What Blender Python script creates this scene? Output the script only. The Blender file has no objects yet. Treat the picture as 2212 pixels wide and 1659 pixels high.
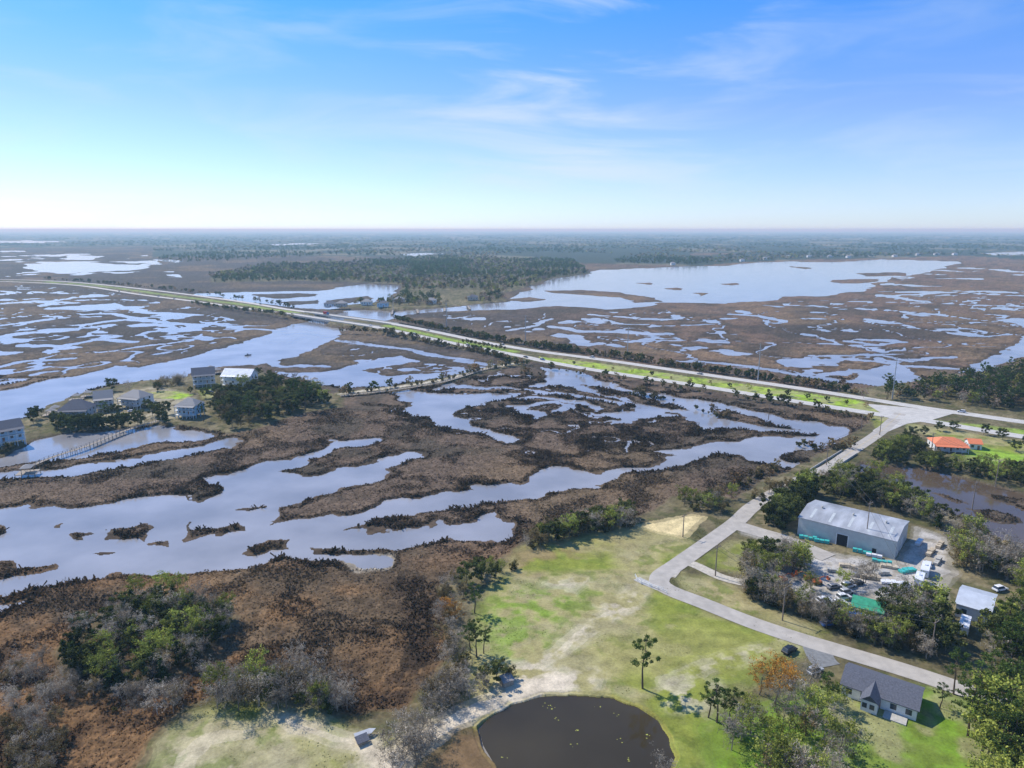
import bpy, math, numpy as np, random
from mathutils import Vector
R=np.random.RandomState(7); random.seed(7)
scn=bpy.context.scene
scn.view_settings.view_transform='Standard'; scn.view_settings.look='None'; scn.view_settings.exposure=0
H=110.0; F=1495.0; TH=math.atan(333.5/1495); ST,CT=math.sin(TH),math.cos(TH)
# ---------- image pixels -> ground coordinates, projected from the camera ----------
def px2gnd(u,v,z=0.0):
    d=(u-1106)/F; e=(v-829.5)/F; t=(H-z)/(ST+CT*e); return (d*t,(CT-ST*e)*t)
def PX2GND(pts,z=0.0): return np.array([px2gnd(p[0],p[1],z) for p in pts],float)
def smooth(a,b,x):
    t=np.clip((x-a)/(b-a),0,1); return t*t*(3-2*t)
_T=R.rand(256,256)
def vn(x,y,s=0):
    x=x+s*17.3; y=y+s*31.7
    xi=np.floor(x).astype(np.int64); yi=np.floor(y).astype(np.int64); fx=x-xi; fy=y-yi
    fx=fx*fx*(3-2*fx); fy=fy*fy*(3-2*fy)
    a=_T[xi&255,yi&255]; b=_T[(xi+1)&255,yi&255]; c=_T[xi&255,(yi+1)&255]; d=_T[(xi+1)&255,(yi+1)&255]
    return (a*(1-fx)+b*fx)*(1-fy)+(c*(1-fx)+d*fx)*fy
def fbm(x,y,o=4,s=0):
    r=0;a=.5;t=0
    for i in range(o):
        r=r+a*vn(x*2**i,y*2**i,s+i*3); t+=a; a*=.55
    return r/t
def sdf(px,py,poly,M):
    out=np.full(px.shape,-M); mn=poly.min(0)-M; mx=poly.max(0)+M
    idx=np.where((px>mn[0])&(px<mx[0])&(py>mn[1])&(py<mx[1]))[0]
    if len(idx)==0: return out
    x=px[idx];y=py[idx]; d2=np.full(x.shape,1e18); ins=np.zeros(x.shape,bool); n=len(poly)
    for i in range(n):
        ax,ay=poly[i]; bx,by=poly[(i+1)%n]; ex,ey=bx-ax,by-ay
        t=np.clip(((x-ax)*ex+(y-ay)*ey)/(ex*ex+ey*ey+1e-9),0,1)
        d2=np.minimum(d2,(x-ax-t*ex)**2+(y-ay-t*ey)**2)
        if ay!=by:
            c=((ay>y)!=(by>y))&(x<(bx-ax)*(y-ay)/(by-ay)+ax); ins^=c
    d=np.sqrt(d2); out[idx]=np.where(ins,np.minimum(d,M),-np.minimum(d,M)); return out
def sdl_(px,py,line,w,M):
    out=np.full(px.shape,-M); mn=line.min(0)-M-w; mx=line.max(0)+M+w
    idx=np.where((px>mn[0])&(px<mx[0])&(py>mn[1])&(py<mx[1]))[0]
    if len(idx)==0: return out
    x=px[idx];y=py[idx]; d2=np.full(x.shape,1e18)
    for i in range(len(line)-1):
        ax,ay=line[i]; bx,by=line[i+1]; ex,ey=bx-ax,by-ay
        t=np.clip(((x-ax)*ex+(y-ay)*ey)/(ex*ex+ey*ey+1e-9),0,1)
        d2=np.minimum(d2,(x-ax-t*ex)**2+(y-ay-t*ey)**2)
    out[idx]=np.clip(w/2-np.sqrt(d2),-M,M); return out
def catmull(P,step=3.0):
    P=np.array(P,float); P=np.vstack([2*P[0]-P[1],P,2*P[-1]-P[-2]]); o=[]
    for i in range(1,len(P)-2):
        L=np.linalg.norm(P[i+1]-P[i]); n=max(2,int(L/step))
        for k in range(n):
            t=k/n; o.append(.5*((2*P[i])+(-P[i-1]+P[i+1])*t+(2*P[i-1]-5*P[i]+4*P[i+1]-P[i+2])*t*t+(-P[i-1]+3*P[i]-3*P[i+1]+P[i+2])*t**3))
    o.append(P[-2]); return np.array(o)
BR=np.array(px2gnd(715,693,3))
def landz(x,y):
    d=np.hypot(np.asarray(x)-BR[0],np.asarray(y)-BR[1]); return 1.0+3.4*(1-smooth(70,260,d))
def lz(x,y): return float(landz(x,y))
# ---------- materials ----------
def newmat(name):
    m=bpy.data.materials.new(name); m.use_nodes=True; nt=m.node_tree; nt.nodes.clear()
    o=nt.nodes.new('ShaderNodeOutputMaterial'); return m,nt,o
def mat(name,col,rough=.8,var=.25,scale=1.0,bump=0.0,metal=0,stretch=None,wave=None):
    m,nt,o=newmat(name); N=nt.nodes.new; L=nt.links.new
    p=N('ShaderNodeBsdfPrincipled'); p.inputs['Roughness'].default_value=rough; p.inputs['Metallic'].default_value=metal
    tc=N('ShaderNodeTexCoord'); mp=N('ShaderNodeMapping'); L(tc.outputs['Object'],mp.inputs[0])
    if stretch: mp.inputs['Scale'].default_value=stretch
    n=N('ShaderNodeTexNoise'); n.inputs['Scale'].default_value=scale; n.inputs['Detail'].default_value=6; L(mp.outputs[0],n.inputs[0])
    mr=N('ShaderNodeMapRange'); mr.inputs[1].default_value=.3; mr.inputs[2].default_value=.7; mr.inputs[3].default_value=1-var; mr.inputs[4].default_value=1+var; L(n.outputs[0],mr.inputs[0])
    mx=N('ShaderNodeVectorMath'); mx.operation='SCALE'; mx.inputs[0].default_value=col; L(mr.outputs[0],mx.inputs['Scale'])
    L(mx.outputs[0],p.inputs['Base Color'])
    if wave:
        w=N('ShaderNodeTexWave'); w.inputs['Scale'].default_value=wave; w.bands_direction='X'; L(tc.outputs['Object'],w.inputs[0])
        b=N('ShaderNodeBump'); b.inputs['Strength'].default_value=.6; b.inputs['Distance'].default_value=.08; L(w.outputs[1],b.inputs['Height']); L(b.outputs[0],p.inputs['Normal'])
    elif bump:
        b=N('ShaderNodeBump'); b.inputs['Strength'].default_value=bump; b.inputs['Distance'].default_value=.1; L(n.outputs[0],b.inputs['Height']); L(b.outputs[0],p.inputs['Normal'])
    L(p.outputs[0],o.inputs[0]); return m
# ---------- mesh utils ----------
def link(o): scn.collection.objects.link(o); return o
def mesh_np(name,V,Q,mats,col=None,smoothf=False,mi=None):
    me=bpy.data.meshes.new(name); V=np.asarray(V,np.float32); Q=np.asarray(Q,np.int32); n=Q.shape[1]
    me.vertices.add(len(V)); me.vertices.foreach_set('co',V.ravel()); me.loops.add(Q.size); me.loops.foreach_set('vertex_index',Q.ravel())
    me.polygons.add(len(Q)); me.polygons.foreach_set('loop_start',np.arange(0,Q.size,n,dtype=np.int32)); 
    me.polygons.foreach_set('use_smooth',np.full(len(Q),smoothf,bool))
    if mi is not None: me.polygons.foreach_set('material_index',np.asarray(mi,np.int32))
    me.update(calc_edges=True)
    if col is not None:
        a=me.color_attributes.new('Col','FLOAT_COLOR','POINT'); c=np.ones((len(V),4),np.float32); c[:,:3]=col; a.data.foreach_set('color',c.ravel())
    for m in (mats if isinstance(mats,list) else [mats]): me.materials.append(m)
    return me
class B:
    def __init__(s): s.v=[];s.f=[];s.m=[]
    def poly(s,pts,m=0):
        i=len(s.v); s.v+= [tuple(p) for p in pts]; s.f.append(tuple(range(i,i+len(pts)))); s.m.append(m)
    def box(s,x0,x1,y0,y1,z0,z1,m=0):
        i=len(s.v); s.v+=[(x0,y0,z0),(x1,y0,z0),(x1,y1,z0),(x0,y1,z0),(x0,y0,z1),(x1,y0,z1),(x1,y1,z1),(x0,y1,z1)]
        for f in [(0,3,2,1),(4,5,6,7),(0,1,5,4),(1,2,6,5),(2,3,7,6),(3,0,4,7)]: s.f.append(tuple(i+k for k in f)); s.m.append(m)
    def hull(s,a,b,m=0):   # a,b rings same count
        i=len(s.v); n=len(a); s.v+=[tuple(p) for p in a]+[tuple(p) for p in b]
        for k in range(n): s.f.append((i+k,i+(k+1)%n,i+n+(k+1)%n,i+n+k)); s.m.append(m)
        s.f.append(tuple(i+k for k in reversed(range(n)))); s.m.append(m); s.f.append(tuple(i+n+k for k in range(n))); s.m.append(m)
    def cyl(s,p0,p1,r0,r1=None,n=8,m=0):
        r1=r0 if r1 is None else r1; p0=Vector(p0);p1=Vector(p1); d=(p1-p0).normalized(); a=d.orthogonal().normalized(); b=d.cross(a)
        ring=lambda p,r:[p+(a*math.cos(2*math.pi*k/n)+b*math.sin(2*math.pi*k/n))*r for k in range(n)]
        s.hull(ring(p0,r0),ring(p1,r1),m)
    def obj(s,name,mats,parent=None,loc=(0,0,0),rot=0,bev=0):
        me=bpy.data.meshes.new(name); me.from_pydata(s.v,[],s.f); me.polygons.foreach_set('material_index',s.m); me.update()
        for m in mats: me.materials.append(m)
        o=link(bpy.data.objects.new(name,me)); o.location=loc; o.rotation_euler[2]=rot
        if parent: o.parent=parent
        if bev: b=o.modifiers.new('b','BEVEL'); b.width=bev; b.segments=2
        return o
def empty(name,loc,rot):
    e=link(bpy.data.objects.new(name,None)); e.location=loc; e.rotation_euler[2]=rot; return e
# =================== GROUND ===================
ts=np.concatenate([np.linspace(-4,-1.02,14),np.linspace(-1,1,1480),np.linspace(1.02,4,14)])
vv=np.concatenate([np.linspace(498.2,503,8)[:-1],np.linspace(503,1720,740)])
ys=np.array([px2gnd(1106,v)[1] for v in vv]); ys=np.concatenate([ys,np.linspace(ys[-1]-4,15,20)])
nr,nc=len(ys),len(ts)
Y=np.repeat(ys,nc); X=np.tile(ts,nr)*Y
far=smooth(300,1500,Y)
def warp(k=1.0):
    a1=(fbm(X/14,Y/14,3,1)-.5); b1=(fbm(X/14,Y/14,3,5)-.5); a2=(fbm(X/70,Y/70,4,9)-.5); b2=(fbm(X/70,Y/70,4,13)-.5)
    a3=(fbm(X/4,Y/4,2,15)-.5); b3=(fbm(X/4,Y/4,2,17)-.5)
    A1=8*(1-far)+6; A2=5+48*far; A3=3*(1-far)
    return X+k*(a1*A1+a2*A2+a3*A3),Y+k*(b1*A1+b2*A2+b3*A3)
WX,WY=warp(1.0)
water=[
[(-250,1112),(0,1100),(90,1092),(165,1096),(250,1085),(330,1070),(390,1063),(440,1075),(475,1060),(480,1047),(430,1030),(500,1018),(570,1000),(640,988),(705,965),(712,945),(735,952),(825,948),(795,960),(735,972),(660,1000),(600,1022),(700,1020),(760,1005),(830,985),(880,973),(920,978),(905,990),(860,1002),(815,1010),(842,1022),(820,1040),(770,1050),(720,1062),(690,1078),(650,1095),(612,1100),(608,1122),(680,1118),(760,1108),(830,1090),(900,1070),(960,1055),(1040,1053),(1015,1040),(1100,1045),(1150,1040),(1170,1012),(1230,1010),(1300,1020),(1350,1012),(1430,1000),(1450,985),(1400,975),(1480,965),(1560,955),(1640,940),(1740,942),(1800,925),(1850,937),(1820,955),(1740,972),(1690,985),(1720,1000),(1765,1003),(1745,1020),(1690,1012),(1650,1000),(1600,985),(1540,985),(1490,1000),(1440,1018),(1380,1025),(1310,1048),(1250,1060),(1150,1072),(1080,1086),(1020,1092),(950,1106),(870,1122),(800,1135),(745,1142),(850,1147),(940,1142),(960,1122),(1020,1127),(1080,1113),(1122,1130),(1100,1157),(1050,1168),(980,1172),(880,1182),(760,1187),(690,1190),(720,1200),(800,1195),(852,1200),(830,1225),(760,1235),(740,1220),(640,1215),(560,1227),(460,1237),(400,1242),(300,1240),(200,1245),(100,1262),(0,1285),(-250,1330)],
[(-200,1305),(0,1302),(72,1293),(50,1312),(0,1330),(-200,1350)],
[(-200,1025),(0,1020),(90,1015),(200,1003),(300,985),(400,970),(480,943),(528,953),(500,970),(400,987),(300,1002),(180,1025),(50,1036),(-200,1045)],
[(-200,1005),(0,985),(60,950),(130,935),(250,930),(340,920),(420,932),(475,938),(440,950),(340,960),(200,985),(80,1000),(-200,1018)],
[(-300,905),(0,845),(100,820),(200,805),(250,790),(300,795),(380,778),(470,755),(560,730),(600,712),(640,700),(690,690),(750,672),(850,668),(960,664),(1090,652),(1140,625),(1200,600),(1260,590),(1300,583),(1400,580),(1480,575),(1560,575),(1620,568),(1700,565),(1800,567),(1900,560),(2000,563),(2085,565),(2050,575),(1990,592),(1930,600),(1900,612),(1870,628),(1780,640),(1700,640),(1660,650),(1560,655),(1420,652),(1390,663),(1300,668),(1200,662),(1130,667),(1080,669),(960,674),(880,680),(810,700),(745,715),(720,735),(640,770),(560,788),(480,790),(420,800),(400,815),(300,825),(240,830),(180,850),(130,870),(60,900),(0,912),(-300,960)],
[(415,634),(560,630),(700,628),(800,612),(862,618),(850,640),(800,655),(720,668),(600,663),(520,650)],
[(50,570),(160,566),(330,574),(300,583),(120,590),(50,580)],[(150,552),(230,553),(200,561),(130,560)],[(330,560),(400,562),(380,568)],
[(1175,795),(1230,798),(1290,815),(1330,835),(1420,850),(1480,858),(1560,872),(1650,893),(1760,912),(1850,935),(1810,950),(1740,935),(1640,935),(1560,925),(1500,912),(1470,895),(1400,885),(1330,862),(1270,848),(1210,835),(1180,818)],
[(830,845),(890,842),(960,850),(1040,852),(1130,850),(1100,862),(1040,868),(1010,885),(985,900),(1040,922),(1090,938),(1122,958),(1060,948),(990,928),(930,912),(868,893),(885,872)],
[(1270,900),(1330,895),(1380,880),(1420,885),(1480,900),(1370,905),(1375,918),(1330,912)],
[(590,800),(640,806),(720,800),(770,785),(840,772),(870,768),(905,778),(850,788),(790,800),(830,812),(900,808),(960,806),(1040,792),(1060,795),(980,815),(880,828),(800,838),(720,838),(660,825),(620,815)],
[(2150,690),(2205,702),(2210,730),(2160,762),(2100,788),(2070,818),(2105,820),(2150,800),(2260,745),(2500,720),(2500,680)],
[(1860,800),(1900,788),(1960,798),(2000,820),(1920,838),(1820,825)],
[(1870,1000),(1990,1008),(2100,1040),(2212,1062),(2600,1100),(2600,1280),(2212,1200),(2120,1150),(2060,1110),(1960,1085),(1900,1062),(1840,1025)],
]
islands=[
[(163,1165),(170,1155),(215,1148),(210,1153),(185,1160),(175,1172)],[(245,1145),(262,1135),(328,1130),(330,1145),(312,1160),(262,1158)],[(420,1132),(428,1142),(480,1146),(515,1138),(515,1146),(455,1158),(428,1163)],
[(338,1166),(370,1164),(366,1173),(340,1174)],[(227,1192),(243,1188),(246,1195),(232,1200)],[(527,1188),(560,1176),(622,1166),(624,1182),(570,1193),(530,1196)],[(-60,1232),(0,1222),(148,1210),(152,1217),(60,1230),(0,1240)],
[(-20,1130),(16,1128),(18,1140),(0,1152)],[(120,1134),(130,1132),(130,1139),(121,1139)],[(520,1102),(580,1093),(582,1097),(530,1106)],[(690,1186),(800,1184),(860,1190),(760,1196)],
[(1165,628),(1250,626),(1340,632),(1400,643),(1425,650),(1370,655),(1345,642),(1240,635)],[(1085,647),(1150,642),(1182,648),(1120,652)],[(1370,612),(1410,610),(1400,615)],[(1440,625),(1470,622),(1480,628)],[(1500,632),(1525,632),(1515,640)],[(1560,612),(1600,612),(1590,617)],
[(1700,575),(1760,578),(1740,582)],[(1850,590),(1950,588),(1960,596),(1880,597)],[(1800,605),(1900,602),(1880,612),(1820,612)],
[(1250,830),(1330,842),(1430,868),(1500,888),(1440,884),(1350,862),(1270,842)],[(1545,885),(1640,905),(1720,925),(1640,918),(1560,905)],
[(520,636),(640,633),(700,640),(600,645)],[(700,650),(780,640),(800,645),(740,657)],[(600,652),(680,648),(690,656),(620,660)],
[(2000,1060),(2080,1075),(2100,1085),(2030,1072)],[(2090,1100),(2160,1110),(2212,1130),(2130,1125)],[(2120,1065),(2230,1080),(2300,1120),(2180,1090)],
[(1280,905),(1310,900),(1340,906),(1310,911)]]
strokes=[([(1115,882),(1150,872),(1190,868),(1222,876),(1200,890)],9),([(950,842),(1000,835),(1100,838),(1180,848),(1260,858),(1340,872)],9),([(1120,862),(1160,856),(1230,868),(1290,885)],7),
([(735,735),(800,745),(880,755),(960,770),(1040,785),(1080,792)],11),([(1195,705),(1250,715),(1330,715),(1400,722),(1440,720)],16),([(1235,725),(1260,745),(1290,742)],18),([(1090,715),(1150,705),(1190,690)],10),
([(1270,680),(1340,685),(1420,692),(1480,688)],10),([(1590,680),(1650,682),(1700,695)],14),([(1750,768),(1830,770),(1900,765),(1960,780),(2050,770)],9),([(1780,810),(1850,800),(1900,812),(1940,790),(2060,795)],12),
([(1480,780),(1560,785),(1640,795),(1700,805),(1800,825)],10),([(1700,660),(1850,665),(2000,675),(2100,690),(2212,700)],10),([(1900,640),(2050,632),(2212,640)],14),([(1850,650),(2000,655),(2212,662)],12),
([(0,703),(60,697),(110,690)],16),([(150,665),(240,658),(300,673),(430,680)],22),([(170,702),(280,690),(400,700),(440,703)],16),([(0,655),(60,650),(160,655)],16),([(50,745),(120,750),(200,735),(290,738)],14),([(200,762),(330,745),(450,728)],8),
([(0,792),(60,780),(150,775)],10),([(450,700),(520,710),(600,715)],10),([(0,630),(150,633)],16),([(-20,832),(30,822)],10),([(180,680),(240,678),(330,690)],14),([(560,770),(620,790),(700,792)],8),([(1300,690),(1340,700),(1450,705),(1530,700)],7)]
sw=np.full(X.shape,-30.0)
for p in water: sw=np.maximum(sw,sdf(WX,WY,PX2GND(p),30))
for p,w in strokes: sw=np.maximum(sw,sdl_(WX,WY,PX2GND(p),w,30))
for p in islands: sw=np.minimum(sw,-sdf(WX,WY,PX2GND(p),30))
def zone(p,M=25): return smooth(-5,M,sdf(X,Y,PX2GND(p),M))
z1=zone([(-600,612),(0,612),(200,620),(420,660),(600,700),(600,712),(470,750),(300,785),(0,835),(-600,900)])
z2=zone([(900,680),(1400,668),(1900,640),(2212,625),(3000,640),(3000,700),(2190,740),(2080,800),(1800,835),(1500,790),(1150,730)])
z3=zone([(740,730),(1100,795),(1180,800),(1500,850),(1850,930),(1600,960),(1400,990),(1150,1000),(1000,940),(860,900),(760,860),(700,760)])
z4=zone([(-900,530),(0,540),(330,552),(420,600),(400,625),(0,604),(-900,604)])
z5=zone([(1900,580),(2230,575),(3000,590),(3000,640),(2212,640),(1850,650),(1880,610)])
def creeks(z,wl,thr,s):
    n=fbm(X/wl,Y/wl,4,s); return np.where(z>0.01,(thr*z-np.abs(n-.5))*wl*1.2,-30)
def pools(z,wl,thr,s):
    n=fbm(X/wl,Y/wl,4,s); return np.where(z>0.01,(n*z-thr)*wl*1.0,-30)
sw=np.maximum(sw,pools(z1,38,.65,21)); sw=np.maximum(sw,creeks(z1,110,.013,23)); sw=np.maximum(sw,pools(z1,90,.69,27))
sw=np.maximum(sw,pools(z2,36,.655,31)); sw=np.maximum(sw,creeks(z2,90,.012,33))
sw=np.maximum(sw,pools(z3,20,.665,41)); sw=np.maximum(sw,creeks(z3,50,.012,43)); sw=np.maximum(sw,pools(z4,150,.63,51)); sw=np.maximum(sw,pools(z5,70,.65,53))
HN=[(-400,600),(-60,603),(90,606),(200,613),(330,627),(450,642),(560,658),(650,677),(830,703),(950,722),(1050,740),(1150,757),(1300,777),(1500,806),(1700,835),(1850,858),(2000,882),(2100,896),(2212,912),(2500,950)]
HS=[(-400,603),(-60,607),(80,611),(180,618),(300,636),(420,651),(520,665),(640,686),(818,714),(950,737),(1050,755),(1130,770),(1180,781),(1300,802),(1500,832),(1650,856),(1800,880),(1930,900),(2000,909),(2100,926),(2212,944),(2500,990)]
side=[(1945,893),(1925,912),(1895,938),(1840,975),(1790,1010),(1710,1045),(1630,1092),(1590,1128),(1530,1172),(1465,1218),(1425,1248),(1440,1272),(1520,1304),(1620,1344),(1720,1378),(1820,1408),(1985,1458),(2212,1535),(2500,1630)]
isl=[(170,1370),(235,1320),(330,1295),(430,1300),(500,1335),(480,1370),(440,1410),(370,1465),(300,1480),(240,1490),(160,1470),(120,1460),(120,1410)]
landA=[(1118,1180),(1180,1160),(1260,1140),(1370,1128),(1400,1115),(1460,1075),(1530,1070),(1590,1085),(1640,1065),(1690,1035),(1750,1010),(1800,1018),(1850,1025),(1900,1058),(1960,1080),(2050,1112),(2100,1160),(2230,1210),(2600,1300),(2800,1950),(200,1950),(300,1659),(340,1600),(400,1540),(480,1510),(560,1500),(680,1520),(760,1555),(880,1545),(940,1470),(985,1380),(985,1320),(960,1270),(1000,1240),(1060,1215),(1100,1200)]
landB=[(1855,990),(1900,950),(1960,905),(2230,925),(2600,950),(2600,1110),(2230,1065),(2120,1040),(2000,1008),(1880,1000)]
landD=[(1800,850),(1880,838),(1990,825),(2060,810),(2230,790),(2600,760),(2600,1000),(2230,920),(1900,880)]
landE=[(600,830),(650,835),(740,860),(735,880),(640,895),(560,925),(500,935),(440,925),(340,915),(250,925),(130,935),(60,950),(0,985),(-200,1010),(-200,960),(0,915),(80,900),(110,875),(200,845),(300,825),(400,815),(430,808),(560,800)]
landF=[(740,665),(850,672),(960,664),(1090,650),(1085,635),(1200,600),(1275,590),(1240,565),(1100,560),(980,558),(900,560),(700,570),(560,575),(450,597),(460,610),(640,607),(780,610),(870,615),(860,645),(800,655),(750,660)]
landG=[(330,557),(560,551),(900,556),(1240,568),(1500,575),(1600,567),(1750,560),(1900,558),(2080,552),(2230,562),(3500,570),(3500,498.3),(-2500,498.3),(-2500,530),(0,536),(330,532)]
holes=[[(845,549),(920,545.5),(965,547),(900,553)],[(2110,547),(2240,542.5),(2300,546),(2240,552),(2140,551)],[(-100,522),(60,519),(160,522),(60,526)],[(250,538),(340,535),(420,537),(330,541)],[(1480,548),(1580,545.5),(1600,549),(1500,552)],[(560,527),(680,525),(700,527),(600,530)]]
wx2=X+.35*(WX-X); wy2=Y+.35*(WY-Y)
sl=np.full(X.shape,-30.0)
for p in (landA,landB,landD,landE,landF,isl): sl=np.maximum(sl,sdf(wx2,wy2,PX2GND(p,.5),30))
sl=np.maximum(sl,sdf(X,Y,PX2GND(landG,.5),30))
for i_,p in enumerate(holes):
    s=sdf(WX,WY,PX2GND(p,.5),30); sl=np.minimum(sl,-s)
    if i_ in(0,1,2,5): sw=np.maximum(sw,s-6)
hlL=PX2GND([(-400,602),(-60,605),(85,608),(190,616),(315,632),(435,647),(540,662),(648,682)],1)
hlR=PX2GND([(752,700),(825,709),(950,730),(1050,748),(1140,765),(1180,770),(1300,790),(1500,819),(1680,846),(1850,874),(1960,893),(2100,911),(2212,928),(2500,970)],1)
sl=np.maximum(sl,sdl_(wx2,wy2,hlL,42,30)); sl=np.maximum(sl,sdl_(wx2,wy2,hlR,46,30))
sl=np.maximum(sl,sdl_(wx2,wy2,PX2GND(side,1),17,30)); cause=[(1115,785),(1040,800),(960,821),(850,838),(735,851)]
sl=np.maximum(sl,sdl_(wx2,wy2,PX2GND(cause,1),12,30))
pondp=[(1045,1577),(1070,1550),(1110,1528),(1170,1511),(1245,1505),(1320,1512),(1370,1532),(1412,1560),(1440,1600),(1448,1640),(1430,1700),(1380,1760),(1280,1800),(1180,1790),(1100,1720),(1085,1660),(1055,1610)]
sp=sdf(X+.3*(WX-X),Y+.3*(WY-Y),PX2GND(pondp,.6),30)
sw=np.minimum(sw,-sl)  # land wins
k=np.maximum(.7,Y*.0035)
tuft=fbm(X/1.3,Y/1.3,3,61); clump=fbm(X/7,Y/7,3,65)
nearf=1-smooth(500,1400,Y)
zm=.5+.8*(tuft-.5)*nearf+.6*(clump-.5)*nearf; zm=np.maximum(zm,.12)
Z=zm*(1-smooth(-k*1.2,k*.25,sw))
Z=np.where(sw>0,-.05-.8*smooth(0,k*2,sw),np.maximum(Z,.06))
LZ=landz(X,Y)+.09*(fbm(X/5,Y/5,3,71)-.5)
al=smooth(-4,1.5,sl); Z=Z*(1-al)+LZ*al
pa=smooth(-1.5,1.2,sp); Z=Z*(1-pa)+(-.9)*pa
# ---- colours
def C(*c): return np.array(c,float)
lat=smooth(-.1,.35,X/Y)
def mixc(c,c2,a): return c*(1-a[:,None])+c2*a[:,None]
n_a=fbm(X/30,Y/30,4,81); n_b=fbm(X/4,Y/4,4,85); n_c=fbm(X/110,Y/110,4,89); n_d=fbm(X/.9,Y/.9,2,92); n_e=fbm(X/12,Y/12,4,95)
col=np.tile(C(.138,.098,.066),(len(X),1))
col=mixc(col,C(.19,.108,.048),(1-smooth(185,250,Y)))
col=mixc(col,C(.080,.066,.054),smooth(430,700,Y)*(1-lat)); col=mixc(col,C(.165,.108,.07),smooth(420,620,Y)*lat)
col=mixc(col,C(.065,.055,.038),.65*smooth(.48,.66,n_a)); col=mixc(col,C(.22,.15,.08),.45*smooth(.5,.68,n_c)); col=mixc(col,C(.05,.036,.024),.6*smooth(.52,.65,n_e)*nearf)
painted_cloud_shadow=sdf(WX,WY,PX2GND([(1560,706),(1800,700),(2120,712),(2150,730),(1900,737),(1700,732)]),30); col=mixc(col,C(.055,.045,.034),.7*smooth(-15,15,painted_cloud_shadow))  # cloud shadow over the right-hand marsh, painted into the ground colour
col*= (.72+.56*n_b)[:,None]*(.6+.8*n_d)[:,None]
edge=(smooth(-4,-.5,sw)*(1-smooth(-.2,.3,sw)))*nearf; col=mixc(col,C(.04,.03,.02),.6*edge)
def tint(p,c,a=1.0,soft=3,noise=None,lo=.45,hi=.6,z=1):
    global col
    s=sdf(wx2,wy2,PX2GND(p,z),20); m=a*smooth(-soft,soft,s)
    if noise is not None: m=m*smooth(lo,hi,noise)
    col=mixc(col,C(*c),m)
def tline(p,w,c,a=1.0,soft=.8,nm=None):
    global col
    s=sdl_(wx2,wy2,PX2GND(p,1),w,20); m=a*smooth(-soft,soft,s)
    if nm is not None: m*=smooth(.35,.6,nm)
    col=mixc(col,C(*c),m)
tint([(830,1260),(930,1240),(960,1330),(930,1450),(880,1530),(800,1520),(820,1420),(850,1350)],(.055,.036,.022),.8,4,n_b,.40,.55,0)
tint([(720,1440),(900,1380),(950,1500),(820,1540),(740,1530)],(.05,.032,.02),.75,5,n_e,.40,.52,0)
tint([(-200,1420),(60,1420),(200,1500),(300,1560),(280,1720),(-300,1720)],(.055,.032,.018),.8,6,n_e,.38,.52,0)
tint([(520,1230),(700,1240),(690,1275),(600,1280),(480,1260)],(.12,.085,.05),.7,3,z=0)
tint([(740,1205),(850,1197),(835,1232),(770,1242)],(.45,.39,.29),.9,1.5,z=0)
for cr_ in ([(870,1240),(880,1300),(850,1350),(880,1400),(860,1450)],[(920,1260),(900,1330),(930,1380),(890,1440)],[(800,1350),(850,1370),(900,1380)],[(600,1290),(700,1330),(800,1350)],[(620,1400),(720,1380),(800,1400)]): 
    s=sdl_(WX,WY,PX2GND(cr_),.8,10); col=mixc(col,C(.035,.025,.016),.85*smooth(-1,.4,s))
lc=np.tile(C(.13,.11,.055),(len(X),1)); lc=mixc(lc,C(.20,.165,.09),smooth(.45,.65,n_a)); lc=mixc(lc,C(.07,.075,.025),smooth(.5,.65,n_b)*.7)
lc=mixc(lc,C(.05,.062,.042),smooth(1200,2500,Y)); lc=mixc(lc,C(.22,.19,.12),.7*smooth(1500,2500,Y)*smooth(.58,.64,fbm(X/260,Y/520,3,97))); lc*=(.7+.6*n_d)[:,None]
col=mixc(col,lc,smooth(-2.5,1,sl))
tint(isl,(.09,.06,.035),.9,4)
G1=(.225,.25,.045);ST1=(.37,.31,.15)
def grass(p,w=.5,soft=3,g=G1,s=ST1):
    tint(p,g,1,soft); tint(p,s,.8,soft,n_a,.40,.40+.3*w); tint(p,(.14,.18,.03),.65,soft,n_b,.48,.66); tint(p,(.33,.29,.15),.65,soft,n_e,.48,.6)
field=[(1115,1190),(1200,1150),(1370,1132),(1470,1165),(1500,1185),(1430,1235),(1400,1255),(1440,1285),(1520,1318),(1720,1392),(1720,1420),(1640,1440),(1600,1480),(1540,1500),(1520,1700),(1440,1720),(1445,1590),(1380,1520),(1240,1490),(1120,1510),(1040,1560),(990,1500),(1020,1420),(1040,1330),(1080,1250)]
grass(field,.5)
tint([(1050,1300),(1140,1260),(1280,1290),(1200,1360),(1120,1430),(1040,1400)],(.18,.28,.03),.7,6,n_b,.3,.6)
tint([(1300,1380),(1500,1350),(1700,1400),(1600,1440),(1400,1470),(1280,1440)],(.31,.29,.09),.6,6)
tint([(1180,1150),(1370,1132),(1450,1160),(1300,1200),(1180,1190)],(.33,.28,.12),.6,5)
tint([(1090,1195),(1200,1170),(1260,1200),(1160,1240),(1100,1230)],(.26,.17,.08),.6,4,n_e,.42,.55)
grass([(330,1720),(350,1610),(430,1550),(540,1520),(680,1540),(740,1575),(800,1600),(880,1600),(800,1720)],.3,3,(.23,.235,.05),(.43,.37,.23))
grass([(1525,1560),(1700,1500),(1830,1500),(1900,1470),(2300,1560),(2300,1800),(1540,1800)],.9,3,(.16,.27,.025),(.20,.25,.05))
grass([(1510,1215),(1590,1168),(1690,1172),(1640,1240),(1590,1242)],.4,2,(.20,.21,.05)); grass([(1470,1235),(1560,1262),(1640,1300),(1800,1375),(1780,1390),(1600,1325),(1490,1275)],.4,2,(.21,.2,.07))
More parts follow.
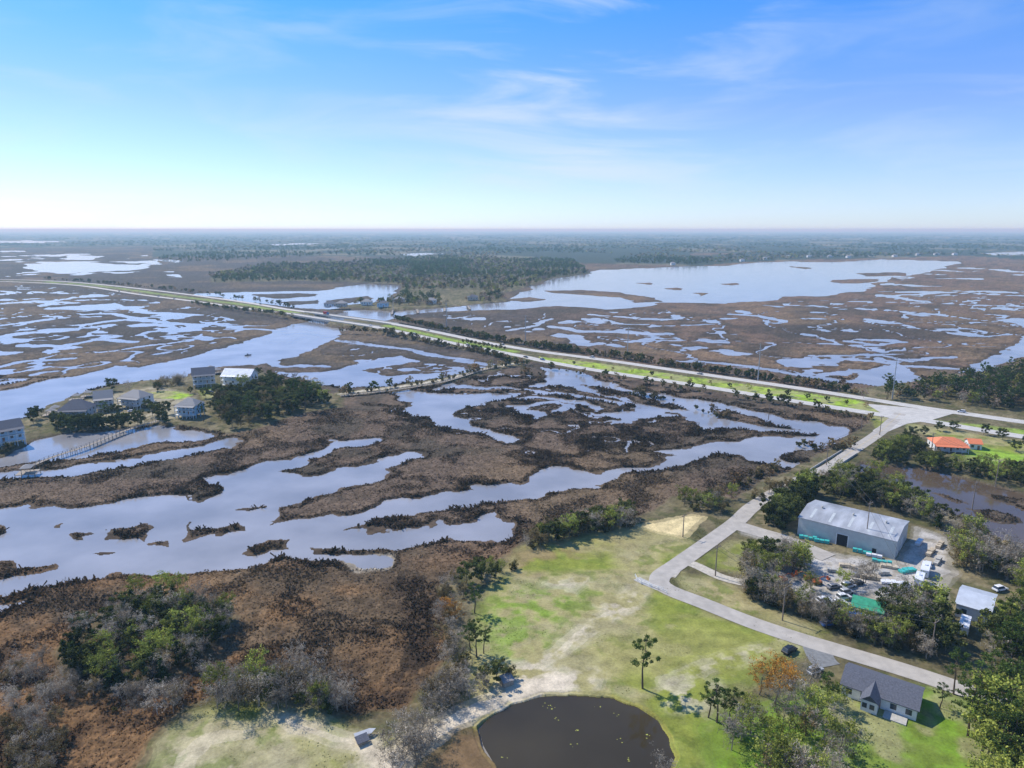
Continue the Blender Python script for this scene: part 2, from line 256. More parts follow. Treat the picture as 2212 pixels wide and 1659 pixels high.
grass([(2080,960),(2150,955),(2212,965),(2300,1000),(2180,1010),(2090,1000)],.9,2,(.24,.38,.04),(.28,.34,.07)); grass([(1880,890),(1960,898),(1900,935)],.6,2)
grass([(1990,905),(2212,928),(2500,965),(2500,985),(2212,945),(2110,928)],1,1.5,(.24,.36,.05)); grass([(1960,915),(2212,955),(2212,985),(2100,960),(1960,930)],.6,2)
tline(list(zip([90,200,315,435,540,640],[608,616,631,646,661,681])),10,(.24,.31,.08),1,2)
tline([(835,710),(950,731),(1050,749),(1110,760)],9,(.25,.34,.06),1,2)
med=[(1165,771),(1300,786),(1500,815),(1700,843),(1850,866),(1930,888),(1925,896),(1800,878),(1650,853),(1500,829),(1300,799),(1180,779)]
grass(med,1,1,(.30,.44,.04),(.33,.40,.07))
tint([(130,890),(200,860),(330,835),(420,850),(400,900),(340,912),(250,920),(150,930)],(.38,.33,.22),.8,3,n_b,.35,.5); grass([(310,848),(380,845),(415,852),(390,862),(320,860)],1,1,(.32,.48,.04)); grass([(430,830),(560,830),(560,850),(440,860)],.6,2,(.25,.27,.06))
tint([(1385,1135),(1490,1110),(1520,1118),(1490,1150),(1470,1165)],(.66,.53,.27),1,1)
yard=[(1600,1150),(1700,1165),(1760,1190),(1940,1215),(1985,1140),(2040,1160),(2055,1230),(2030,1300),(1960,1340),(1800,1335),(1700,1265),(1660,1250),(1650,1225),(1700,1180)]
tint(yard,(.46,.43,.38),.95,2); tint(yard,(.24,.2,.13),.6,2,n_b,.52,.64)
tan=(.60,.51,.37)
tline([(1350,1308),(1250,1375),(1180,1425),(1140,1450)],4,tan,.8,2,n_b); tline([(1205,1475),(1130,1500),(1040,1535),(960,1575),(900,1610),(840,1665),(800,1720)],6.5,tan,1,1.2)
tline([(1205,1470),(1260,1468),(1160,1480),(1090,1500)],7,tan,.9,3,n_b); tline([(1450,1480),(1480,1530),(1505,1600),(1520,1720)],6,tan,.95,1.5,n_a); tline([(1400,1255),(1350,1300)],5,tan,.7,3,n_b)
tline([(1450,1480),(1520,1440),(1640,1410),(1700,1400)],4,tan,.6,2,n_b); tint([(1190,1260),(1260,1250),(1240,1280)],tan,.9,4,n_b,.4,.5); tint([(1440,1490),(1540,1480),(1520,1530),(1460,1530)],tan,.8,4,n_b,.4,.5); tint([(1300,1310),(1350,1300),(1340,1330)],tan,.8,3,n_b,.4,.5); tint([(1080,1440),(1180,1440),(1220,1480),(1100,1500)],tan,.8,4,n_b,.42,.55)
tline([(620,1560),(700,1585),(790,1610),(850,1640)],3.5,tan,.8,2); tint([(770,1600),(880,1610),(900,1680),(760,1700)],tan,.8,4,n_b,.35,.5); tline(cause,5,(.56,.5,.38),1,.5); tline([(390,1700),(400,1640),(440,1600),(520,1590)],1.5,tan,.7,1,None)
tint([(1380,1640),(1540,1560),(1600,1640),(1520,1700)],(.13,.15,.035),.4,4,n_e)
rim=smooth(-1.6,-.4,sp)*(1-smooth(.1,.6,sp)); col=mixc(col,C(.34,.29,.06),rim*.9*smooth(.3,.6,n_b)); col=mixc(col,C(.06,.05,.03),smooth(.3,1.2,sp))
tint([(940,1630),(1000,1590),(1050,1590),(1085,1660),(1120,1740),(900,1740)],(.19,.12,.06),.9,2)
wetm=smooth(0,.6,sw)*(1-al); col=mixc(col,C(.10,.08,.06),wetm)
gm,nt,o=newmat('ground'); N=nt.nodes.new; L=nt.links.new
p=N('ShaderNodeBsdfPrincipled'); p.inputs['Roughness'].default_value=.95; p.inputs['Specular IOR Level'].default_value=.1
at=N('ShaderNodeAttribute'); at.attribute_name='Col'; g=N('ShaderNodeNewGeometry')
n1=N('ShaderNodeTexNoise'); n1.inputs['Scale'].default_value=1.6; n1.inputs['Detail'].default_value=7; n1.inputs['Roughness'].default_value=.7; L(g.outputs['Position'],n1.inputs[0])
n2=N('ShaderNodeTexNoise'); n2.inputs['Scale'].default_value=.25; n2.inputs['Detail'].default_value=6; L(g.outputs['Position'],n2.inputs[0])
a=N('ShaderNodeMath'); a.operation='ADD'; L(n1.outputs[0],a.inputs[0]); L(n2.outputs[0],a.inputs[1])
mr=N('ShaderNodeMapRange'); mr.inputs[1].default_value=.6; mr.inputs[2].default_value=1.4; mr.inputs[3].default_value=.5; mr.inputs[4].default_value=1.5; L(a.outputs[0],mr.inputs[0])
sc=N('ShaderNodeVectorMath'); sc.operation='SCALE'; L(at.outputs['Color'],sc.inputs[0]); L(mr.outputs[0],sc.inputs['Scale']); L(sc.outputs[0],p.inputs['Base Color'])
b=N('ShaderNodeBump'); b.inputs['Strength'].default_value=.4; b.inputs['Distance'].default_value=.3; L(n1.outputs[0],b.inputs['Height']); L(b.outputs[0],p.inputs['Normal']); L(p.outputs[0],o.inputs[0])
i=np.arange(nr-1)[:,None]*nc+np.arange(nc-1)[None,:]; Q=np.stack([i+nc,i+nc+1,i+1,i],-1).reshape(-1,4)
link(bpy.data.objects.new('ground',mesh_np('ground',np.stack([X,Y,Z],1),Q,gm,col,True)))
# =================== WATER ===================
def watermat(name,c1,c2,rough,ior,bs):
    m,nt,o=newmat(name); N=nt.nodes.new; L=nt.links.new
    p=N('ShaderNodeBsdfPrincipled'); p.inputs['Roughness'].default_value=rough; p.inputs['IOR'].default_value=ior
    g=N('ShaderNodeNewGeometry'); n=N('ShaderNodeTexNoise'); n.inputs['Scale'].default_value=.03; n.inputs['Detail'].default_value=5; L(g.outputs['Position'],n.inputs[0])
    r=N('ShaderNodeValToRGB'); r.color_ramp.elements[0].position=.35; r.color_ramp.elements[1].position=.65; r.color_ramp.elements[0].color=(*c1,1); r.color_ramp.elements[1].color=(*c2,1); L(n.outputs[0],r.inputs[0]); L(r.outputs[0],p.inputs['Base Color'])
    n2=N('ShaderNodeTexNoise'); n2.inputs['Scale'].default_value=.7; n2.inputs['Detail'].default_value=3; L(g.outputs['Position'],n2.inputs[0])
    b=N('ShaderNodeBump'); b.inputs['Strength'].default_value=bs; b.inputs['Distance'].default_value=.05; L(n2.outputs[0],b.inputs['Height']); L(b.outputs[0],p.inputs['Normal']); L(p.outputs[0],o.inputs[0]); return m
wm=watermat('tidal_water',(.23,.225,.225),(.335,.325,.325),.12,1.45,.3)
bb=B(); bb.poly([(-60000,10,0),(60000,10,0),(60000,60000,0),(-60000,60000,0)]); bb.obj('water',[wm])
bw=watermat('brown_water',(.085,.06,.04),(.12,.085,.055),.08,1.38,.15)
bb=B(); bb.poly([(*px2gnd(*q),.02) for q in [(1835,1035),(1870,990),(2000,1000),(2230,1060),(2600,1100),(2600,1290),(2212,1215),(2050,1120),(1900,1075)]][::-1]); bb.obj('inlet_water',[bw])
pw=watermat('pond_water',(.042,.032,.016),(.062,.048,.025),.06,1.33,.05)
bb=B(); pp=PX2GND(pondp,.6); c=pp.mean(0); bb.poly([(*(c+(q-c)*1.06),.55) for q in pp][::-1]); bb.obj('pond_water',[pw])
alg=mat('algae',(.35,.36,.06),.9,.3,3); bb=B()
for (u,v) in [(1180,1522),(1205,1555),(1250,1580),(1185,1532),(1340,1600),(1360,1640),(1195,1528),(1330,1545),(1240,1610),(1290,1530),(1090,1640),(1400,1590)]:
    for kk in range(3):
        x,y=px2gnd(u+random.uniform(-8,8),v+random.uniform(-5,5),.55); r=random.uniform(.1,.3); n=9; bb.poly([(x+r*random.uniform(.5,1.2)*math.cos(t*6.283/n),y+r*random.uniform(.4,.9)*math.sin(t*6.283/n),.56+kk*.004) for t in range(n)])
bb.obj('pond_algae',[alg])
# =================== ROADS ===================
road=mat('asphalt_worn',(.42,.38,.32),.9,.14,.4); hwy=mat('highway_surface',(.50,.47,.41),.9,.12,.3); white=mat('white_paint',(.75,.75,.72),.6,.05); yel=mat('yellow_paint',(.6,.42,.08),.7,.05)
conc=mat('concrete',(.45,.43,.38),.9,.15,1)
def strip(name,line,w,off,m,dash=None,z0=.12,th=0):
    P=line; T=np.gradient(P,axis=0); T/=np.linalg.norm(T,axis=1)[:,None]; Nn=np.stack([-T[:,1],T[:,0]],1)
    b=B(); zz=[lz(*q)+z0 for q in P]
    for i in range(len(P)-1):
        if dash and (i%dash[1])>=dash[0]: continue
        a0=P[i]+Nn[i]*(off-w/2);a1=P[i]+Nn[i]*(off+w/2);c0=P[i+1]+Nn[i+1]*(off-w/2);c1=P[i+1]+Nn[i+1]*(off+w/2)
        b.poly([(*a0,zz[i]),(*c0,zz[i+1]),(*c1,zz[i+1]),(*a1,zz[i])])
    return b.obj(name,[m])
cN=catmull(PX2GND(HN,1),5); cS=catmull(PX2GND(HS,1),5); cR=catmull(PX2GND(side,1),2)
strip('highway',cN,9.5,0,hwy); strip('highway',cS,9.5,0,hwy)
for c in (cN,cS):
    strip('lane_marking',c,.2,0,white,(1,3),.126); strip('lane_marking',c,.18,3.9,white,None,.126); strip('lane_marking',c,.18,-3.9,white,None,.126)
strip('side_road',cR,6.4,0,road,None,.116); strip('lane_marking',cR[:60],.14,0,yel,None,.122)
def spoly(name,pts,m,z=1.108):
    b=B(); b.poly([(*px2gnd(u,v,z),z) for u,v in pts][::-1]); return b.obj(name,[m])
strip('side_road_branch',catmull(PX2GND([(1445,1245),(1480,1215),(1560,1248),(1620,1262),(1680,1275)],1),2),4.2,0,mat('gravel_road',(.48,.43,.34),.95,.25,1),None,.110)
strip('driveway',catmull(PX2GND([(1575,1130),(1640,1150),(1700,1168),(1790,1205)],1),2),8,0,road,None,.112)
strip('driveway',catmull(PX2GND([(1760,1392),(1775,1425),(1790,1440)],1),1),7,0,mat('driveway_asphalt',(.2,.2,.19),.9,.2,1),None,.112)
strip('gate_apron',catmull(PX2GND([(1375,1250),(1400,1262),(1440,1278)],1),1),3,0,conc,None,.113)
spoly('intersection_pavement',[(1870,872),(1960,880),(2060,893),(2010,908),(1960,915),(1900,940),(1885,930),(1925,905)],hwy,1.114)
# =================== BRIDGE ===================
bN=[q for q in cN if np.linalg.norm(q-BR)<95]; bS=[q for q in cS if np.linalg.norm(q-BR)<95]
e=empty('highway_bridge',(0,0,0),0)
for c in (bN,bS):
    c=np.array(c); T=np.gradient(c,axis=0); T/=np.linalg.norm(T,axis=1)[:,None]; Nn=np.stack([-T[:,1],T[:,0]],1); d=B(); r=B(); pr=B()
    for i in range(len(c)-1):
        z0=lz(*c[i])+.09; z1=lz(*c[i+1])+.09
        A=lambda i,o,z:(c[i][0]+Nn[i][0]*o,c[i][1]+Nn[i][1]*o,z)
        d.hull([A(i,-5.6,z0-1.1),A(i+1,-5.6,z1-1.1),A(i+1,5.6,z1-1.1),A(i,5.6,z0-1.1)],[A(i,-5.6,z0),A(i+1,-5.6,z1),A(i+1,5.6,z1),A(i,5.6,z0)])
        for s in (-5.4,5.4):
            r.hull([A(i,s-.2,z0),A(i+1,s-.2,z1),A(i+1,s+.2,z1),A(i,s+.2,z0)],[A(i,s-.15,z0+.9),A(i+1,s-.15,z1+.9),A(i+1,s+.15,z1+.9),A(i,s+.15,z0+.9)])
        if i%3==1:
            pr.hull([A(i,-5.2,z0-1.9),A(i+1,-5.2,z0-1.9),A(i+1,5.2,z0-1.9),A(i,5.2,z0-1.9)],[A(i,-5.2,z0-1.1),A(i+1,-5.2,z0-1.1),A(i+1,5.2,z0-1.1),A(i,5.2,z0-1.1)])
            for s in (-4.3,-1.5,1.5,4.3): pr.cyl(A(i,s,-2),A(i,s,z0-1.9),.4)
    d.obj('deck',[conc],e); r.obj('parapet',[conc],e); pr.obj('piers',[conc],e)
e=empty('creek_bridge',(0,0,0),0); P=np.array([px2gnd(u,v,1) for u,v in [(1835,978),(1765,1022)]]); t=(P[1]-P[0])/np.linalg.norm(P[1]-P[0]); n=np.array([-t[1],t[0]])
for s in (-3.6,3.6):
    r=B(); a0=P[0]+n*s;a1=P[1]+n*s; w=n*.15
    r.hull([(*(a0-w),.2),(*(a1-w),.2),(*(a1+w),.2),(*(a0+w),.2)],[(*(a0-w),1.95),(*(a1-w),1.95),(*(a1+w),1.95),(*(a0+w),1.95)]); r.obj('parapet',[conc],e)
# =================== TREES ===================
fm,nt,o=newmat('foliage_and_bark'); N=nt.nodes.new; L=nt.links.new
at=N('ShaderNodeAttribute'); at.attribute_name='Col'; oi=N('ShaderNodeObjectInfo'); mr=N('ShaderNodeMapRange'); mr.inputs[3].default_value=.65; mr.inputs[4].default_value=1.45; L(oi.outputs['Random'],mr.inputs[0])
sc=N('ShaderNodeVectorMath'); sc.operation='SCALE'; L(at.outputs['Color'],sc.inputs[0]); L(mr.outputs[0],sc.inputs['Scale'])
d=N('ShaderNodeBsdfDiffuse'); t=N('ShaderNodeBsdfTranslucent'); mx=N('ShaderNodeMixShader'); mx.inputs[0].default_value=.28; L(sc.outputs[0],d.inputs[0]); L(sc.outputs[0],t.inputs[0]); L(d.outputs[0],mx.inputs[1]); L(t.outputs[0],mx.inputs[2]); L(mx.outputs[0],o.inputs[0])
gm2=gm  # blades share the ground colour attribute but use their own simple material
bm_,nt,o=newmat('dry_grass'); N=nt.nodes.new; L=nt.links.new
at=N('ShaderNodeAttribute'); at.attribute_name='Col'; d=N('ShaderNodeBsdfDiffuse'); t=N('ShaderNodeBsdfTranslucent'); mx=N('ShaderNodeMixShader'); mx.inputs[0].default_value=.35; L(at.outputs['Color'],d.inputs[0]); L(at.outputs['Color'],t.inputs[0]); L(d.outputs[0],mx.inputs[1]); L(t.outputs[0],mx.inputs[2]); L(mx.outputs[0],o.inputs[0])
def quads(Cn,size,rng,asp=1.0,up=0.3):
    n=len(Cn); nrm=rng.normal(size=(n,3)); nrm[:,2]+=up; nrm/=np.linalg.norm(nrm,axis=1)[:,None]
    h=rng.normal(size=(n,3)); a=np.cross(nrm,h); a/=np.linalg.norm(a,axis=1)[:,None]; b_=np.cross(nrm,a); s=(size*rng.uniform(.6,1.3,n))[:,None]/2
    V=np.stack([Cn-a*s-b_*s*asp,Cn+a*s-b_*s*asp*.6,Cn+a*s*.8+b_*s*asp,Cn-a*s*.7+b_*s*asp*.8],1).reshape(-1,3); return V
def tubes(segs,n=5):
    V=[];Q=[]
    for (p0,p1,r0,r1) in segs:
        p0=np.array(p0);p1=np.array(p1); d=p1-p0; d/=np.linalg.norm(d)+1e-9; a=np.cross(d,[.3,.9,.2]); a/=np.linalg.norm(a); b_=np.cross(d,a); i=len(V)
        for p,r in((p0,r0),(p1,r1)):
            for k in range(n): V.append(p+(a*math.cos(6.283*k/n)+b_*math.sin(6.283*k/n))*r)
        for k in range(n): Q.append((i+k,i+(k+1)%n,i+n+(k+1)%n,i+n+k))
    return np.array(V),np.array(Q)
SP=dict(
 pine=dict(h=16,cb=.45,cr=3.4,nb=16,leaf=1800,ls=.42,c=[(.035,.065,.015),(.14,.19,.045)],bark=(.15,.11,.08),cl=.95,flat=.5,up=.25),
 oak=dict(h=8.5,cb=.2,cr=4.0,nb=13,leaf=2300,ls=.45,c=[(.028,.042,.012),(.18,.19,.055)],bark=(.15,.13,.1),cl=1.15,flat=.7,up=.7),
 cedar=dict(h=7.5,cb=.08,cr=1.9,nb=18,leaf=1500,ls=.38,c=[(.022,.042,.012),(.10,.13,.035)],bark=(.15,.12,.09),cl=.75,flat=.8,up=.35),
 bare=dict(h=8,cb=.2,cr=3.0,nb=12,leaf=1050,ls=.36,c=[(.18,.145,.10),(.58,.51,.40)],bark=(.36,.31,.25),cl=.85,flat=.9,up=.9),
 spring=dict(h=10,cb=.22,cr=3.5,nb=14,leaf=1500,ls=.38,c=[(.15,.18,.035),(.42,.44,.09)],bark=(.2,.17,.13),cl=1.0,flat=.8,up=.8),
 orange=dict(h=13,cb=.3,cr=4.4,nb=16,leaf=1700,ls=.36,c=[(.38,.17,.03),(.7,.38,.08)],bark=(.2,.17,.13),cl=1.1,flat=.7,up=.8),
 brown=dict(h=7,cb=.1,cr=2.8,nb=12,leaf=1400,ls=.34,c=[(.11,.085,.035),(.38,.29,.14)],bark=(.2,.16,.12),cl=.9,flat=.8,up=.8),
 shrub=dict(h=2.6,cb=.02,cr=1.7,nb=9,leaf=650,ls=.34,c=[(.05,.05,.018),(.24,.21,.08)],bark=(.15,.12,.1),cl=.75,flat=.8,up=.9),
)
def mktree(kind,seed,lod=1.0):
    s=SP[kind]; rng=np.random.RandomState(seed); h=s['h']; segs=[]; tips=[]
    k=6; tr=[np.zeros(3)]; w=rng.normal(size=(k,2))*h*.018
    for i_ in range(k): tr.append(np.array([tr[-1][0]+w[i_,0],tr[-1][1]+w[i_,1],h*.95*(i_+1)/k]))
    tr[0][2]=-.4; r0=h*.02
    for i_ in range(k): segs.append((tr[i_],tr[i_+1],r0*(1-i_/k*.85),r0*(1-(i_+1)/k*.85)))
    def at_(f):
        q=f*k; i_=min(int(q),k-1); return tr[i_]+(tr[i_+1]-tr[i_])*(q-i_)
    for j in range(s['nb']):
        f=s['cb']+(1-s['cb'])*((j+rng.rand())/s['nb'])*.97; a=j*2.4+rng.rand()*1.2; rel=(f-s['cb'])/(1-s['cb'])
        prof={'cedar':1-rel*.85,'pine':.55+.6*math.sin(math.pi*min(1,rel*.9+.1))}.get(kind,.35+.8*math.sin(math.pi*min(1,rel*.75+.2)))
        Lb=s['cr']*prof*rng.uniform(.6,1.2); p=at_(f*.95); dr=np.array([math.cos(a),math.sin(a),s['up']*rng.uniform(.3,1.2)]); rr=r0*(1-f*.8)*.5
        for q in range(3):
            p2=p+dr/np.linalg.norm(dr)*Lb/3+rng.normal(size=3)*Lb*.05; segs.append((p,p2,rr,rr*.6)); rr*=.6
            if q>=1 or kind in('cedar','shrub'): tips.append(p2+rng.normal(size=3)*.25*s['cl'])
            if q>=1 and kind in('bare','orange','spring','brown'):
                for _ in range(3):
                    d2=dr/np.linalg.norm(dr)+rng.normal(size=3)*.6; p3=p2+d2*Lb*.3; segs.append((p2,p3,rr*.6,rr*.25)); tips.append(p3)
                    if kind=='bare':
                        for __ in range(2): p4=p3+(d2+rng.normal(size=3)*.6)*Lb*.22; segs.append((p3,p4,rr*.4,rr*.2)); tips.append(p4)
            p=p2; dr[2]+=.15 if kind!='pine' else .05
    tips.append(tr[-1]); tips=np.array(tips)
    TV,TQ=tubes(segs,5 if lod>=1 else 3)
    n=int(s['leaf']*lod); ci=rng.randint(0,len(tips),n); cs=rng.uniform(.6,1.3,len(tips))
    g_=rng.normal(size=(n,3)); g_/=np.linalg.norm(g_,axis=1)[:,None]; g_*=(rng.rand(n)**.45)[:,None]*s['cl']*cs[ci][:,None]; g_[:,2]*=s['flat']
    Cn=tips[ci]+g_; Cn[:,2]=np.maximum(Cn[:,2],.15); asp=.13 if kind=='bare' else (.5 if kind=='pine' else .75)
    ls=s['ls']*(1/lod)**.5*(2.0 if kind=='bare' else 1)
    LV=quads(Cn,ls,rng,asp); LQ=np.arange(4*n).reshape(-1,4)+len(TV)
    ct=rng.rand(len(tips))[ci]; tt=np.clip(.05+.6*ct+.5*(g_[:,2]/s['cl'])+rng.normal(size=n)*.15,0,1)[:,None]  # random clump tone plus painted shade: undersides darker, tops lighter
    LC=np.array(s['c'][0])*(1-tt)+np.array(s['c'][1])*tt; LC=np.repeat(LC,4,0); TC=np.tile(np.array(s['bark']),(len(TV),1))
    return np.vstack([TV,LV]),np.vstack([TQ,LQ]),np.vstack([TC,LC])
NAMES=dict(pine='pine_tree',oak='live_oak_tree',cedar='cedar_tree',bare='bare_tree',spring='budding_tree',orange='orange_leaved_tree',brown='brown_leaved_tree',shrub='shrub')
PRO={}; LOW={}
for kd in SP:
    PRO[kd]=[]
    for i in range(4):
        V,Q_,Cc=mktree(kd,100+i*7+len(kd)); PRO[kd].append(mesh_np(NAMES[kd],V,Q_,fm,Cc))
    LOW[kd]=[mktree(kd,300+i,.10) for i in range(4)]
def tree(kd,x,y,s=1.0,z=None):
    o=link(bpy.data.objects.new(NAMES[kd],random.choice(PRO[kd]))); o.location=(x,y,(lz(x,y) if z is None else z)-.1); o.rotation_euler=(random.uniform(-.05,.05),random.uniform(-.05,.05),random.uniform(0,6.28)); q=s*random.uniform(.9,1.1); o.scale=(q*random.uniform(.9,1.1),q*random.uniform(.9,1.1),q*random.uniform(.9,1.1)); return o
def tp(kd,u,v,s=1.0,z=1.0): x,y=px2gnd(u,v,z); return tree(kd,x,y,s,None if z==1.0 else z)
def samples(poly,n,z=1.0,mind=0):
    P=PX2GND(poly,z); mn,mx_=P.min(0),P.max(0); out=[]; tries=0
    while len(out)<n and tries<60:
        q=mn+(mx_-mn)*R.rand(max(n,50)*2,2); s=sdf(q[:,0],q[:,1],P,5); q=q[s>0]; tries+=1
        for a in q:
            if len(out)>=n: break
            if mind and any((a[0]-b[0])**2+(a[1]-b[1])**2<mind*mind for b in out[-400:]): continue
            out.append(a)
    return out
def pick(mix): 
    ks=list(mix); return random.choices(ks,[mix[k] for k in ks])[0]
def grove(poly,n,mix,s0,s1,z=None,mind=0):
    for a in samples(poly,n,1.0 if z is None else z,mind): tree(pick(mix),a[0],a[1],random.uniform(s0,s1),z)
def mass(name,pts,mix,s0,s1,size=None,zf=None):
    Vs=[];Qs=[];Cs=[];n=0
    for i_,a in enumerate(pts):
        V,Q_,Cc=random.choice(LOW[pick(mix)]); s=random.uniform(s0,s1); an=random.uniform(0,6.28); ca,sa=math.cos(an),math.sin(an)
        sx=s if size is None else s*size(a); W=np.stack([(V[:,0]*ca-V[:,1]*sa)*sx+a[0],(V[:,0]*sa+V[:,1]*ca)*sx+a[1],V[:,2]*s+(lz(*a) if zf is None else zf)],1)
        Vs.append(W);Qs.append(Q_+n);Cs.append(Cc*random.uniform(.6,1.4)*np.array([random.uniform(.9,1.25),1,1]));n+=len(V)
    if Vs: link(bpy.data.objects.new(name,mesh_np(name,np.vstack(Vs),np.vstack(Qs),fm,np.vstack(Cs))))
def blades(name,mask,n,h,w,dark=1.0):
    idx=np.where(mask)[0]
    wgt=(Y[idx]/150.0)**2; wgt/=wgt.sum(); j=R.choice(idx,n,p=wgt)
    bx=X[j]+R.uniform(-.5,.5,n); by=Y[j]+R.uniform(-.8,.8,n); bz=Z[j]-.1; an=R.uniform(0,6.283,n); ww=w*R.uniform(.5,1.4,n)*(Y[j]/150)**.5; hh=h*R.uniform(.4,1.4,n)*(.45+.9*smooth(.45,.62,n_e[j]))
    dx=np.cos(an)*ww;dy=np.sin(an)*ww; lx=R.normal(size=n)*.6*hh;ly=R.normal(size=n)*.6*hh
    V=np.stack([np.stack([bx-dx,by-dy,bz],1),np.stack([bx+dx,by+dy,bz],1),np.stack([bx+dx*.7+lx,by+dy*.7+ly,bz+hh],1),np.stack([bx-dx*.9+lx,by-dy*.9+ly,bz+hh*.8],1)],1).reshape(-1,3)
    cc=col[j]*R.uniform(.6,1.9,n)[:,None]*dark; link(bpy.data.objects.new(name,mesh_np(name,V,np.arange(4*n).reshape(-1,4),bm_,np.repeat(cc,4,0))))
inview=(np.abs(X/Y)<.95)&(Y>100)
blades('marsh_grass',inview&(sl<-1)&(sw<-.6)&(Y<420),110000,.5,.25,1.15)
blades('marsh_bank_grass',inview&(sl<-1)&(sw<-.1)&(sw>-2.5)&(Y<520),45000,.9,.3,1.0)
blades('field_grass',inview&(sl>1)&(sp<-2)&(Y<260)&(col[:,1]>col[:,0]*.9),16000,.18,.16,1.1)
# ---- groves
grove([(170,1380),(235,1320),(330,1290),(440,1300),(510,1335),(490,1380),(440,1430),(380,1480),(300,1490),(230,1490),(150,1470),(130,1420)],165,dict(cedar=4.5,oak=3,bare=3.2,spring=1,brown=1),.5,.85)
for u,v in [(385,1290),(350,1285),(300,1290)]: tp('spring',u,v,.75)
grove([(60,1480),(150,1440),(240,1500),(330,1500),(300,1560),(200,1540),(100,1560),(0,1560),(0,1500)],38,dict(bare=5,brown=2,cedar=.5,shrub=2),.35,.65,.6)
grove([(0,1440),(100,1400),(140,1450),(60,1500),(0,1500)],10,dict(bare=4,brown=1),.4,.6,.6)
grove([(0,1560),(140,1550),(160,1640),(100,1700),(0,1700)],34,dict(brown=5,bare=3,shrub=1),.35,.6,.6)
grove([(350,1500),(480,1460),(640,1470),(740,1490),(760,1560),(640,1545),(500,1540),(380,1550)],46,dict(bare=5,oak=1.6,cedar=1,brown=2,spring=.6),.45,.8)
for u,v,s in [(340,1540,.8),(375,1535,.8),(515,1535,.9),(560,1525,1.0),(620,1530,1.0),(690,1520,.9),(870,1640,.9),(900,1660,1),(930,1560,.8),(955,1530,.7),(850,1680,.9),(750,1530,.7),(1000,1500,.7),(470,1530,.8),(895,1620,.8),(910,1640,.9),(640,1460,.8),(680,1480,.9),(980,1535,.6),(1015,1515,.6),(935,1590,.7),(880,1600,.8),(905,1585,.6),(1045,1500,.6),(845,1625,.7),(1440,1700,.7)]: tp('bare',u,v,s)
for u,v,s in [(560,1480,.8),(575,1500,.6),(520,1500,.55)]: tp('spring',u,v,s)
for k_,u,v,s in [('oak',1075,1470,.6),('oak',1045,1478,.55),('shrub',1100,1465,1),('pine',1030,1420,.68),('pine',1015,1410,.55),('pine',1045,1412,.5),('pine',1025,1325,.62),('orange',985,1345,.45),('orange',965,1330,.4),('brown',955,1380,.6),('brown',960,1300,.55),('bare',985,1400,.6),('shrub',1000,1440,1.2),('brown',970,1420,.6),('bare',950,1340,.6),
  ('oak',1010,1262,.75),('oak',1040,1258,.7),('oak',1070,1250,.6),('oak',1030,1240,.7),('spring',1085,1235,.45),('shrub',1110,1230,1),('bare',985,1268,.6),('brown',1000,1290,.6),('spring',1060,1225,.4),
  ('pine',1388,1487,.88),('pine',1548,1560,.8),('pine',1575,1570,.65),('pine',1530,1550,.6),('orange',1672,1520,.95),('orange',1640,1500,.65),('orange',1700,1490,.5),('bare',1720,1545,1.0),('spring',1770,1560,.9),('spring',1600,1600,.7),('spring',1660,1610,.6),('brown',1740,1590,.8),('bare',1690,1580,.9),('spring',1800,1530,.6),('bare',1745,1500,.9),('spring',1620,1560,.7),('bare',1620,1590,.9),('spring',1700,1620,.7),('pine',1785,1525,.55),('bare',1580,1620,.9),('bare',1780,1600,.9),
  ('pine',2105,1560,1.0),('pine',2060,1500,.8),('pine',2130,1500,.9),('pine',2175,1530,.9),('spring',2190,1640,1.2),('spring',2140,1650,1.0),('spring',2205,1590,1.0),('oak',2040,1410,1.0),('oak',2000,1400,.9),('pine',2180,1450,.8),('pine',2010,1380,.7),('pine',2090,1590,.9),('pine',2030,1530,.5)]: tp(k_,u,v,s)
grove([(1125,1185),(1150,1160),(1240,1140),(1300,1125),(1370,1112),(1375,1140),(1290,1155),(1200,1172),(1150,1190)],80,dict(oak=1.8,spring=.8,shrub=1.4,brown=3,bare=1.4),.5,.88,mind=1.5)
grove([(930,1480),(1010,1450),(1020,1490),(960,1530),(900,1530)],20,dict(bare=3,brown=3,shrub=2),.5,.8)
grove([(940,1260),(1000,1240),(990,1340),(1000,1440),(960,1450),(950,1350)],22,dict(bare=2,brown=3,shrub=3,orange=.5),.35,.6)
grove([(1450,1085),(1500,1065),(1590,1075),(1570,1110),(1500,1110)],26,dict(oak=2,spring=1,shrub=2,brown=2,bare=.8),.45,.75,mind=1.5)
grove([(1600,1075),(1700,1040),(1740,1020),(1720,1060),(1640,1085)],14,dict(shrub=2,brown=1),.6,.9)
grove([(1650,1135),(1680,1095),(1740,1050),(1770,1068),(1715,1120),(1700,1150)],34,dict(oak=3,cedar=1,spring=.5),.8,1.15,mind=2)
grove([(1770,1040),(1880,1040),(1960,1085),(2010,1110),(2060,1150),(2040,1160),(1985,1125),(1880,1095),(1770,1070)],70,dict(oak=3,spring=1.2,bare=2.2,cedar=1,brown=.6),.65,1.05,mind=2)
grove([(1595,1215),(1640,1200),(1700,1190),(1790,1220),(1750,1245),(1690,1250),(1600,1260)],42,dict(bare=3.5,oak=.8,brown=1.2,spring=2),.55,.9)
grove([(1700,1270),(1800,1260),(1880,1250),(1870,1290),(1790,1270),(1720,1290)],6,dict(bare=3,spring=2),.6,.8)
grove([(1600,1270),(1700,1290),(1800,1340),(1900,1375),(2020,1410),(2010,1430),(1900,1400),(1780,1360),(1680,1320),(1600,1290)],92,dict(bare=3.4,oak=1,brown=2,shrub=3,spring=1.2),.45,.85)
grove([(1900,1330),(1960,1300),(2040,1340),(2060,1400),(1960,1390)],30,dict(oak=2.5,bare=2,spring=1.4),.7,1.05)
